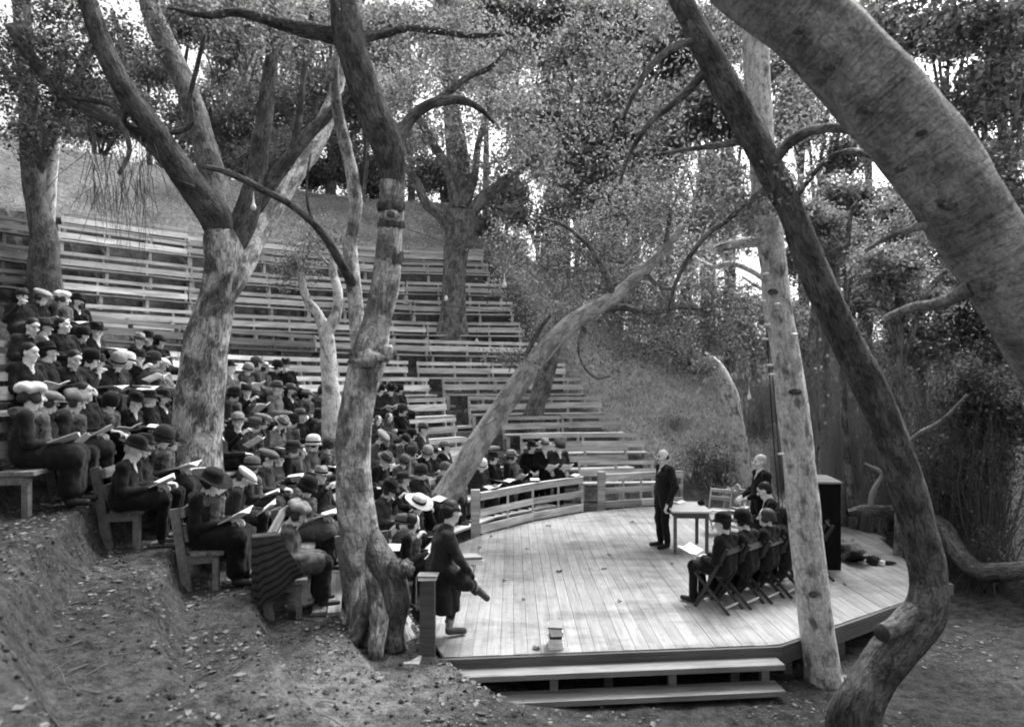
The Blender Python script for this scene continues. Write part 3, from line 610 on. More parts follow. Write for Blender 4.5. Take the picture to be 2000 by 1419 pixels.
# ---------------------------------------------------------------- people: bodies grown from rounded limbs blended into one skin
class Field:
    def __init__(s, lo, hi, h):
        s.h = h; s.lo = np.array(lo, np.float32); s.n = np.ceil((np.array(hi) - s.lo) / h).astype(int) + 1
        s.d = np.full(s.n, .2, np.float32); s.b = np.full(s.n, .2, np.float32); s.m = np.zeros(s.n, np.int8)
        s.ax = [s.lo[i] + h * np.arange(s.n[i], dtype=np.float32) for i in range(3)]
    def _sub(s, lo, hi):
        i0 = np.maximum(0, np.floor((np.array(lo) - s.lo) / s.h).astype(int)); i1 = np.minimum(s.n, np.ceil((np.array(hi) - s.lo) / s.h).astype(int) + 1)
        if np.any(i1 <= i0): return None, None
        sl = tuple(slice(a, b) for a, b in zip(i0, i1))
        g = np.stack(np.meshgrid(*[s.ax[i][sl[i]] for i in range(3)], indexing='ij'), -1)
        return sl, g
    def _put(s, sl, q, m, k, cut=False):
        d = s.d[sl]
        if cut:
            s.d[sl] = np.maximum(d, -q); return
        if k > 0:
            h = np.clip(.5 + .5 * (d - q) / k, 0, 1); s.d[sl] = d * (1 - h) + q * h - k * h * (1 - h)
        else: s.d[sl] = np.minimum(d, q)
        w = q < s.b[sl]; s.b[sl] = np.where(w, q, s.b[sl]); s.m[sl] = np.where(w, m, s.m[sl])
    def cone(s, a, b, r1, r2, m=0, k=.03, sq=(1, 1, 1)):
        """tapered capsule; sq squashes space about a (for flat things)"""
        a = np.array(a, np.float32); b = np.array(b, np.float32); sq = np.array(sq, np.float32); R = max(r1, r2) / min(1, sq.min()) + k + 3 * s.h
        sl, g = s._sub(np.minimum(a, b) - R, np.maximum(a, b) + R)
        if sl is None: return
        p = (g - a) * sq; ba = (b - a) * sq; t = np.clip((p @ ba) / max(1e-9, ba @ ba), 0, 1)
        q = np.linalg.norm(p - t[..., None] * ba, axis=-1) - (r1 + (r2 - r1) * t)
        s._put(sl, q, m, k)
    def ell(s, c, r, m=0, k=.03, rot=None, cut=False):
        c = np.array(c, np.float32); r = np.array(r, np.float32); R = r.max() + k + 3 * s.h
        sl, g = s._sub(c - R, c + R)
        if sl is None: return
        p = g - c
        if rot is not None: p = p @ np.array(rot, np.float32)
        k0 = np.linalg.norm(p / r, axis=-1); k1 = np.linalg.norm(p / (r * r), axis=-1) + 1e-6
        s._put(sl, k0 * (k0 - 1) / k1, m, k, cut)
    def mesh(s):
        d = s.d; sg = d < 0; cs = tuple(x - 1 for x in d.shape)
        acc = np.zeros(cs + (3,), np.float32); cnt = np.zeros(cs, np.float32); quads = []
        for ax in range(3):
            d0 = np.moveaxis(d, ax, 0); s0 = np.moveaxis(sg, ax, 0); cr = s0[1:] != s0[:-1]
            i, j, k = np.nonzero(cr)
            t = d0[:-1][cr] / (d0[:-1][cr] - d0[1:][cr]); o1, o2 = [a for a in range(3) if a != ax]
            fw = s0[:-1][cr]
            for dj in (0, 1):
                for dk in (0, 1):
                    jj, kk = j - dj, k - dk; ok = (jj >= 0) & (kk >= 0) & (jj < cs[o1]) & (kk < cs[o2])
                    idx = [None] * 3; idx[ax] = i[ok]; idx[o1] = jj[ok]; idx[o2] = kk[ok]
                    pos = np.zeros((ok.sum(), 3), np.float32); pos[:, ax] = i[ok] + t[ok]; pos[:, o1] = j[ok]; pos[:, o2] = k[ok]
                    np.add.at(acc, tuple(idx), pos); np.add.at(cnt, tuple(idx), 1)
            ok = (j > 0) & (k > 0) & (j < cs[o1]) & (k < cs[o2]); c4 = []
            for dj, dk in ((1, 1), (0, 1), (0, 0), (1, 0)):
                idx = [None] * 3; idx[ax] = i[ok]; idx[o1] = j[ok] - dj; idx[o2] = k[ok] - dk
                c4.append(np.ravel_multi_index(idx, cs))
            q = np.stack(c4, 1); fl = fw[ok] ^ (ax == 1)
            quads.append(np.where(fl[:, None], q, q[:, ::-1]))
        q = np.concatenate(quads); use = cnt > 0; ids = np.full(cs, -1, np.int64); ids[use] = np.arange(use.sum())
        v = acc[use] / cnt[use][:, None] * s.h + s.lo; f = ids.ravel()[q]; f = f[(f >= 0).all(1)]
        lab = s.m[:-1, :-1, :-1][use]
        return v, f, lab[f[:, 0]]
SKIN, COAT, LEGS, SHOE, SHIRT, HAIR, FUR, EYE = range(8)
def head_mesh(kind):
    """head with its chin at about z = -.13; face looks along +y"""
    f = Field((-.14, -.17, -.2), (.14, .17, .2), .0085)
    f.ell((0, -.012, .035), (.077, .098, .10), SKIN, .02); f.cone((0, .03, -.03), (0, .052, -.085), .06, .036, SKIN, .03); f.cone((0, -.02, -.05), (0, -.03, -.17), .052, .055, SKIN, .02)
    f.cone((0, .088, .02), (0, .112, -.022), .009, .017, SKIN, .012)
    for s in (-1, 1):
        f.ell((s * .033, .094, .018), (.02, .014, .013), SKIN, 0, cut=True); f.ell((s * .032, .078, .017), (.0125, .0128, .008), EYE, .002)
        f.cone((s * .014, .09, .038), (s * .05, .077, .038), .007, .0065, HAIR, .006); f.ell((s * .08, -.005, .0), (.012, .022, .033), SKIN, .008); f.ell((s * .04, .06, -.025), (.025, .02, .02), SKIN, .02)
    f.cone((-.02, .082, -.056), (.02, .082, -.056), .009, .009, SKIN, .006); f.cone((-.022, .088, -.052), (.022, .088, -.052), .0045, .0045, EYE, .001)
    if kind in ('man', 'beard'):
        f.ell((0, -.025, .055), (.083, .1, .092), HAIR, .01); f.ell((0, -.06, .0), (.072, .058, .07), HAIR, .015)
        f.ell((0, .05, .05), (.062, .045, .045), SKIN, .004)
    if kind == 'beard':
        f.ell((0, .06, -.10), (.05, .04, .055), HAIR, .02); f.cone((-.03, .088, -.04), (.03, .088, -.04), .013, .013, HAIR, .01)
    if kind == 'bald':
        f.ell((0, -.062, -.005), (.079, .056, .05), HAIR, .012); f.cone((-.024, .092, -.04), (.024, .092, -.04), .010, .010, HAIR, .006)
    if kind == 'white':
        f.ell((0, -.03, .06), (.086, .1, .088), HAIR, .01); f.ell((0, -.065, .0), (.078, .06, .075), HAIR, .015); f.cone((-.028, .09, -.04), (.028, .09, -.04), .011, .011, HAIR, .006)
    if kind == 'woman':
        f.ell((0, -.03, .045), (.092, .105, .095), HAIR, .01); f.ell((0, -.1, -.01), (.055, .05, .05), HAIR, .02)
        for s in (-1, 1): f.ell((s * .075, .0, -.015), (.028, .05, .05), HAIR, .015)
    if kind == 'girl':
        f.ell((0, -.03, .045), (.094, .105, .095), HAIR, .01)
        for s in (-1, 1): f.cone((s * .085, -.01, .02), (s * .1, -.01, -.13), .04, .035, HAIR, .02)
        f.cone((0, -.08, 0), (0, -.07, -.13), .06, .06, HAIR, .02)
    return f.mesh()
HEADS = {k: head_mesh(k) for k in ('man', 'beard', 'bald', 'white', 'woman', 'girl')}
def hand_mesh():
    """right hand: wrist at the origin, fingers along +y, palm down, half curled"""
    f = Field((-.07, -.05, -.1), (.07, .2, .05), .0062)
    f.cone((0, -.03, 0), (0, .02, 0), .026, .027, SKIN, .01); f.ell((0, .06, -.004), (.042, .05, .018), SKIN, .012)
    for i, (x, L) in enumerate(((-.031, .072), (-.010, .082), (.011, .077), (.031, .06))):
        a = np.array((x, .1, -.004)); b = a + np.array((x * .12, L * .42, -.012)); c = b + np.array((0, L * .22, -.03)); d = c + np.array((0, -.004, -.026))
        f.cone(a, b, .0105, .0095, SKIN, .004); f.cone(b, c, .0095, .0085, SKIN, .003); f.cone(c, d, .0085, .0075, SKIN, .002)
    f.cone((-.03, .035, -.006), (-.062, .068, -.022), .014, .011, SKIN, .006); f.cone((-.062, .068, -.022), (-.05, .1, -.04), .011, .008, SKIN, .003)
    return f.mesh()
HAND = hand_mesh()
def xf(mesh, mtx, mirror=False):
    v, f, l = mesh; v = v.copy()
    if mirror: v[:, 0] *= -1; f = f[:, ::-1]
    A = np.array(mtx); return v @ A[:3, :3].T + A[:3, 3], f, l
def join(parts):
    vs, fs, ls, o = [], [], [], 0
    for v, f, l in parts: vs.append(v); fs.append(f + o); ls.append(l); o += len(v)
    return np.concatenate(vs), np.concatenate(fs), np.concatenate(ls)
def aim(a, b, roll=0):
    """matrix with origin a and +y along a->b"""
    y = (Vector(b) - Vector(a)).normalized(); q = y.to_track_quat('Y', 'Z'); return T(*a) @ q.to_matrix().to_4x4() @ RY(roll)
def V3(*a): return np.array(a, float)
def person_mesh(name, kind, j, head='man', yaw=0, pitch=0, dress=False, coatlen=0.0, fur=False, cell=.0135, extra=None, rolls=(0, 0), hscale=1.0, fat=1.0):
    """j: joints (dict) hip, chest, neck, head; knee_, ankle_, toe_, elbow_, hand_ with l / r"""
    P_ = {k: np.array(v, float) for k, v in j.items()}
    allp = np.array(list(P_.values())); f = Field(allp.min(0) - .24, allp.max(0) + .2, cell)
    hip, ch, nk = P_['hip'], P_['chest'], P_['neck']; sx = P_['shr'] - P_['shl']; sx = sx / np.linalg.norm(sx)
    for s, w in (('l', -1), ('r', 1)):
        h = hip + sx * w * .085
        if dress:
            f.cone(h, P_['knee' + s], .112, .085, LEGS, .05); f.cone(P_['knee' + s], P_['ankle' + s] * .78 + P_['knee' + s] * .22, .085, .10, LEGS, .06)
        else:
            f.cone(h, P_['knee' + s], .098, .068, LEGS, .03); sk = .45 if j.get('socks') is not None else .93; f.cone(P_['knee' + s], P_['ankle' + s] * sk + P_['knee' + s] * (1 - sk), .066, .062 if sk < .5 else .056, LEGS, .02)
            if sk < .5: f.cone(P_['ankle' + s] * sk + P_['knee' + s] * (1 - sk), P_['ankle' + s], .05, .04, SHIRT, .005)
        f.cone(P_['ankle' + s], P_['ankle' + s] + (0, 0, -.03), .036, .036, SHOE if j.get('boots') is not None else EYE if dress else SHIRT if j.get('socks') is not None else LEGS, .0)
        f.cone(P_['ankle' + s] + (0, 0, -.035), P_['toe' + s], .043, .036, SHOE, .015)
    if dress: f.cone((P_['kneel'] + P_['kneer']) / 2, (P_['anklel'] + P_['ankler']) / 2 * .8 + (P_['kneel'] + P_['kneer']) / 2 * .2, .085, .11, LEGS, .06)
    up = (ch - hip) / np.linalg.norm(ch - hip); fw = np.cross(up, sx)
    for w in (-1, 1):
        f.cone(hip + sx * w * .075 + up * .02, ch + sx * w * .085 - up * .02, .118 * fat, .118 * fat, COAT, .06)
        f.cone(ch + sx * w * .06, nk + sx * w * .02 - up * .06, .10, .06, COAT, .05)
    f.cone(hip + up * .08 + fw * .03, ch + fw * .02 - up * .05, .12 * fat, .11 * fat, COAT, .06)
    if coatlen:
        for s, w in (('l', -1), ('r', 1)):
            k = hip + sx * w * .085; e = k + (P_['knee' + s] - k) * coatlen
            f.cone(k, e, .128, .112 + .02 * (coatlen > .8), COAT, .05)
            if coatlen > .95: f.cone(e, e + (P_['ankle' + s] - P_['knee' + s]) * .25, .115, .115, COAT, .06)
    for s, w in (('l', -1), ('r', 1)):
        sh = P_['sh' + s]; f.cone(sh - sx * w * .03, sh, .075, .072, COAT, .04); f.cone(sh, P_['elbow' + s], .070, .058, COAT, .03); f.cone(P_['elbow' + s], P_['hand' + s], .057, .043, COAT, .02)
    f.cone(nk - up * .06, P_['head'] - (0, 0, .08), .056, .052, SKIN, .02)
    f.ell(nk + fw * .02 - up * .015, (.066, .064, .028), SHIRT, .005); f.cone(nk + fw * .055 - up * .035, ch + fw * .112 * fat + up * .05, .028, .014, SHIRT, .005)
    f.cone(nk - sx * .07 - fw * .02 - up * .04, nk + sx * .07 - fw * .02 - up * .04, .055, .055, COAT, .04)
    for w in (-1, 1): f.cone(nk + sx * w * .055 + fw * .03 - up * .03, ch + sx * w * .028 + fw * .122 * fat, .024, .02, COAT, .008)
    if fur:
        for t in np.linspace(-2.6, 2.6, 13): f.ell(nk + sx * .12 * math.sin(t) + fw * .10 * math.cos(t) - up * (.05 + .03 * math.cos(t)), (.065, .065, .06), FUR, .02)
        for w in (-1, 1): f.cone(nk + sx * w * .07 + fw * .12 - up * .08, nk + sx * w * .06 + fw * .15 - up * .34, .06, .05, FUR, .03)
    if extra: extra(f, P_)
    # cloth folds: shallow noise on the distance field
    g = np.stack(np.meshgrid(*f.ax, indexing='ij'), -1); near = np.abs(f.d) < .03
    pn = g[near]; f.d[near] += np.where(np.isin(f.m[near], (COAT, LEGS)), .0095, np.where(f.m[near] == FUR, .016, 0)) * (vnoise(pn * np.array((11, 11, 6.5)), 8) + .8 * vnoise(pn * np.array((20, 20, 26)), 12)) + np.where(f.m[near] == FUR, .012, 0) * vnoise(pn * 45, 9)
    parts = [f.mesh()]
    hm = T(*P_['head']) @ RZ(yaw) @ RX(pitch) @ Matrix.Scale(hscale, 4)
    parts.append(xf(HEADS[head], hm))
    for s, w in (('l', -1), ('r', 1)):
        a, b = P_['elbow' + s], P_['hand' + s]; d = (b - a) / np.linalg.norm(b - a)
        parts.append(xf(HAND, aim(b + d * .012, b + d * .2, rolls[0 if s == 'l' else 1]), w < 0))
    v, fc, l = join(parts); me = pydata(name, v, fc, True)
    for m in (M_SKIN, M['coat0'], M['coat0'], M['shoe'], M['shirt'], M['hair0'], M['fur'], M['eye']): me.materials.append(m)
    me.polygons.foreach_set('material_index', l.astype(np.int32)); me.update()
    return me, hm, (P_['handl'] + P_['handr']) / 2
M_SKIN = plain('skin', .68, .6, .3)
M['shoe'] = plain('shoe_leather', .02, .45); M['shirt'] = plain('white_linen', .7, .8); M['eye'] = plain('eye_and_mouth', .03, .6)
M['fur'] = cloth('fox_fur', .10, .95, 90, .7)
for i, v in enumerate((.008, .012, .018, .03, .05, .09, .17, .28)): M['coat%d' % i] = cloth('coat_cloth_%d' % i, v)
for i, v in enumerate((.012, .04, .10, .45)): M['hair%d' % i] = plain('hair_%d' % i, v, .6)
for i, v in enumerate((.012, .035, .10, .25, .62)): M['hat%d' % i] = cloth('hat_felt_%d' % i, v, .9, 90, .25)
def seated(lean=0, hands=((-.07, .30, .66), (.09, .30, .66)), spread=.10, book=True, turn=0, ankle=0, knee=.44, sc=1.0):
    """joints of someone sitting on a 0.44 m bench, hip at the origin's back edge, facing +y"""
    def tr(x, y, z):
        c, s = math.cos(lean), math.sin(lean); dz = z - .56
        return (x, y * c + dz * s, .56 + dz * c - y * s)
    j = dict(hip=(0, .12, .555), chest=tr(0, .09, .86), neck=tr(0, .085, 1.03), head=tr(0, .125, 1.165), shl=tr(-.178, .07, .965), shr=tr(.178, .07, .965))
    j['elbowl'] = tr(-.25, .12, .70); j['elbowr'] = tr(.25, .12, .70)
    j['handl'] = (hands[0][0], hands[0][1] + .1, hands[0][2]); j['handr'] = (hands[1][0], hands[1][1] + .1, hands[1][2])
    for s, w in (('l', -1), ('r', 1)):
        j['knee' + s] = (w * spread, .12 + knee, .53); j['ankle' + s] = (w * (spread + .01), .12 + knee - .02 + ankle, .085); j['toe' + s] = (w * (spread + .03), .12 + knee + .15 + ankle, .045)
    return j
R_ = math.radians
def cross(j):   # one leg thrown over the other
    j['kneer'] = (.0, .58, .62); j['ankler'] = (-.14, .64, .30); j['toer'] = (-.17, .78, .24); return j
def turnt(j, a, keys=('chest', 'neck', 'head', 'shl', 'shr', 'elbowl', 'elbowr')):
    h = np.array(j['hip']); c, s_ = math.cos(a), math.sin(a)
    for k in keys: q = np.array(j[k]) - h; j[k] = tuple(h + (q[0] * c - q[1] * s_, q[0] * s_ + q[1] * c, q[2]))
    return j
PROTO = {
    'm5': person_mesh('person', 'm', cross(seated(-.06, ((-.12, .40, .66), (.06, .40, .70)))), 'man', R_(30), R_(4), coatlen=.5),
    'm6': person_mesh('person', 'm', turnt(seated(.3, ((-.02, .44, .62), (.08, .46, .60)), .14), .25), 'beard', R_(2), R_(-30), coatlen=.7),
    'm7': person_mesh('person', 'm', turnt(seated(.04, ((-.16, .34, .60), (.16, .2, .98))), -.3), 'man', R_(-40), R_(-4), coatlen=.95, fat=1.12),
    'w5': person_mesh('person', 'w', turnt(seated(.1, ((-.03, .3, .64), (.05, .28, .66))), .35), 'woman', R_(38), R_(-4), dress=True, coatlen=.95, fur=True),
    'w6': person_mesh('person', 'w', turnt(seated(.26, ((-.08, .4, .60), (.05, .42, .60))), -.2), 'woman', R_(-30), R_(-26), dress=True, coatlen=.8, fat=1.08),
    'm1': person_mesh('person', 'm', seated(.05), 'man', R_(8), R_(-6), rolls=(.4, -.4)),
    'm2': person_mesh('person', 'm', seated(.22, ((-.05, .36, .68), (.07, .36, .68))), 'man', R_(-12), R_(-22), coatlen=.75, rolls=(.4, -.4)),
    'm3': person_mesh('person', 'm', seated(-.02, ((-.12, .36, .62), (.13, .30, .60)), .13), 'beard', R_(22), R_(-2), coatlen=.6),
    'm4': person_mesh('person', 'm', seated(.1, ((-.06, .28, .78), (.07, .28, .78)), .09), 'man', R_(-28), R_(-12), coatlen=.9, rolls=(.8, -.8)),
    'w1': person_mesh('person', 'w', seated(.08), 'woman', R_(6), R_(-8), dress=True, coatlen=.8, rolls=(.4, -.4)),
    'w2': person_mesh('person', 'w', seated(.2, ((-.05, .34, .70), (.06, .34, .70))), 'woman', R_(-14), R_(-24), dress=True, coatlen=.9, fur=True, rolls=(.4, -.4)),
    'w3': person_mesh('person', 'w', seated(.02, ((-.08, .26, .62), (.02, .30, .63))), 'woman', R_(24), R_(-3), dress=True, coatlen=.7),
    'w4': person_mesh('person', 'w', seated(.12, ((-.06, .27, .80), (.06, .27, .80))), 'girl', R_(-4), R_(-14), dress=True, coatlen=.6, rolls=(.8, -.8)),
}
# ---- hats, each a mesh whose rim sits at z = .05 of the head
def lathe(prof, n=24, sx=1.0, sy=1.0, fn=None):
    th = np.linspace(0, 2 * math.pi, n, endpoint=False); v = []
    for r, z in prof:
        for t in th:
            p = (r * math.cos(t) * sx, r * math.sin(t) * sy, z); v.append(fn(p) if fn else p)
    i = np.arange(len(prof) * n).reshape(len(prof), n); jn = np.roll(i, -1, 1)
    return np.array(v), np.stack([i[:-1], jn[:-1], jn[1:], i[1:]], -1).reshape(-1, 4)
def crease(p): x, y, z = p; return (x * (1 - .12 * (z > .1) * (y > 0)), y - .012, z - (.03 * math.exp(-(x / .03) ** 2) if z > .14 else 0) + .012 * (abs(x) / .15) ** 2 * (z < .06))
def brimdip(p): x, y, z = p; return (x, y - .012, z + (.02 * (abs(x) / .2) ** 2 - .02 * (y / .2) * (y > 0)) * (z < .075))
HATS = {}
def hat(name, prof, sy=1.18, fn=None, band=None):
    v, f = lathe(prof, 28, 1, sy, fn); me = pydata(name, v, f, True); b = None
    if band:
        bv, bf = lathe(band, 28, 1, sy, fn); b = pydata('hat_band', bv, bf, True)
    HATS[name] = (me, b)
hat('felt_hat', [(.088, .035), (.15, .05), (.152, .055), (.098, .052), (.095, .075), (.092, .12), (.084, .155), (.06, .172), (.03, .168), (.0, .166)], 1.18, crease, [(.099, .056), (.0975, .085)])
hat('bowler_hat', [(.09, .04), (.132, .058), (.138, .066), (.13, .064), (.097, .056), (.098, .09), (.09, .13), (.068, .16), (.035, .174), (0, .177)], 1.18, None, [(.1, .06), (.1015, .08)])
hat('wide_brimmed_hat', [(.09, .035), (.2, .05), (.205, .057), (.2, .06), (.1, .058), (.1, .09), (.095, .13), (.075, .15), (.035, .156), (0, .156)], 1.08, brimdip, [(.103, .06), (.1035, .095)])
hat('cloche_hat', [(.1, .005), (.128, -.012), (.132, -.006), (.108, .025), (.108, .07), (.1, .115), (.075, .152), (.035, .168), (0, .17)], 1.12, None, [(.111, .026), (.111, .055)])
hat('flat_cap', [(.08, .05), (.098, .045), (.125, .075), (.133, .1), (.118, .122), (.08, .14), (.035, .145), (0, .145)], 1.15, lambda p: (p[0], p[1] * 1.05 + .012, p[2] - .032 * (p[1] / .14) + (.0 if p[1] < .1 else -.012)))
hat('tam_cap', [(.085, .045), (.095, .055), (.124, .072), (.132, .095), (.122, .122), (.09, .144), (.045, .154), (0, .154)], 1.05, lambda p: (p[0] * 1.0 + .012 * math.sin(9 * math.atan2(p[1], p[0])) * .5, p[1] - .02, p[2] + .012 * math.sin(5 * math.atan2(p[1], p[0]))))
hat('knit_cap', [(.098, .01), (.105, .02), (.104, .07), (.1, .11), (.08, .15), (.04, .17), (0, .172)], 1.14)
def visor(): # peak of the flat cap
    v, f = lathe([(.085, .048), (.15, .035), (.15, .029), (.085, .041)], 28, 1, 1.15, lambda p: (p[0] * .92, max(p[1], .02) * 1.05 + .012, p[2] - .012)); return pydata('visor', v, f, True)
HATS['flat_cap'] = (HATS['flat_cap'][0], visor())
HATNAME = {'felt_hat': 'felt hat', 'bowler_hat': 'bowler hat', 'wide_brimmed_hat': 'wide-brimmed hat', 'cloche_hat': 'cloche hat', 'flat_cap': 'flat cap', 'tam_cap': 'puffed tam cap', 'knit_cap': 'close knit cap', None: 'no hat'}
TONE_HAT = ('black', 'dark', 'grey', 'pale grey', 'white'); TONE_COAT = ('black', 'black', 'black', 'dark', 'dark grey', 'grey', 'light grey', 'pale')
def booklet():
    v = []; f = []
    for s in (-1, 1):
        o = len(v); w = np.linspace(0, .15, 5)
        for i, x in enumerate(w):
            z = .055 * math.sin(x / .15 * 1.35) * .8
            for y in (-.11, .11):
                for t in (0, -.006): v.append((s * x, y, z + t))
        for i in range(4):
            a = o + i * 4; b = a + 4
            for q in ((0, 2), ): f += [(a, a + 2, b + 2, b)[::s], (a + 1, b + 1, b + 3, a + 3)[::s], (a, b, b + 1, a + 1)[::s], (a + 2, a + 3, b + 3, b + 2)[::s]]
        a = o + 16; f.append((a, a + 2, a + 3, a + 1)[::s])
    return pydata('songbook', v, f)
BOOK = booklet()
def paint(o, coat, legs, hair, shirt=None):
    if shirt is not None: o.material_slots[SHIRT].link = 'OBJECT'; o.material_slots[SHIRT].material = M[shirt]
    for i, m in ((COAT, M['coat%d' % coat]), (LEGS, M['coat%d' % legs]), (HAIR, M['hair%d' % hair])):
        o.material_slots[i].link = 'OBJECT'; o.material_slots[i].material = m
def add_hat(o, hm, kind, tone, tilt=(0, 0), sc=1.0):
    if not kind: return
    me, b = HATS[kind]; m = hm @ T(0, -.006, -.004) @ RX(tilt[0]) @ RY(tilt[1]) @ Matrix.Scale(sc * 1.07, 4)
    h = obj(kind, me, M['hat%d' % tone], o, m)
    if b: obj('visor' if kind == 'flat_cap' else 'hat_band', b, M['hat%d' % (tone if kind == 'flat_cap' else 0 if tone else 1)], h)
def person(proto, Mx, hatk, ht, coat, legs, hair, label, group=None, sc=1.0, tilt=(0, 0), hsc=1.0, shirt=None):
    me, hm, hd = proto
    o = obj('person', me, None, None, Mx @ Matrix.Scale(sc, 4)); tag(o, label, 'person', group)
    paint(o, coat, legs, hair, shirt); add_hat(o, hm, hatk, ht, tilt, hsc)
    return o
def book(Mx, label, m='paper', sc=1.0, group='songbooks held by the audience'):
    o = obj('songbook', BOOK, M[m], None, Mx @ Matrix.Scale(sc, 4)); tag(o, label, 'book', group); return o
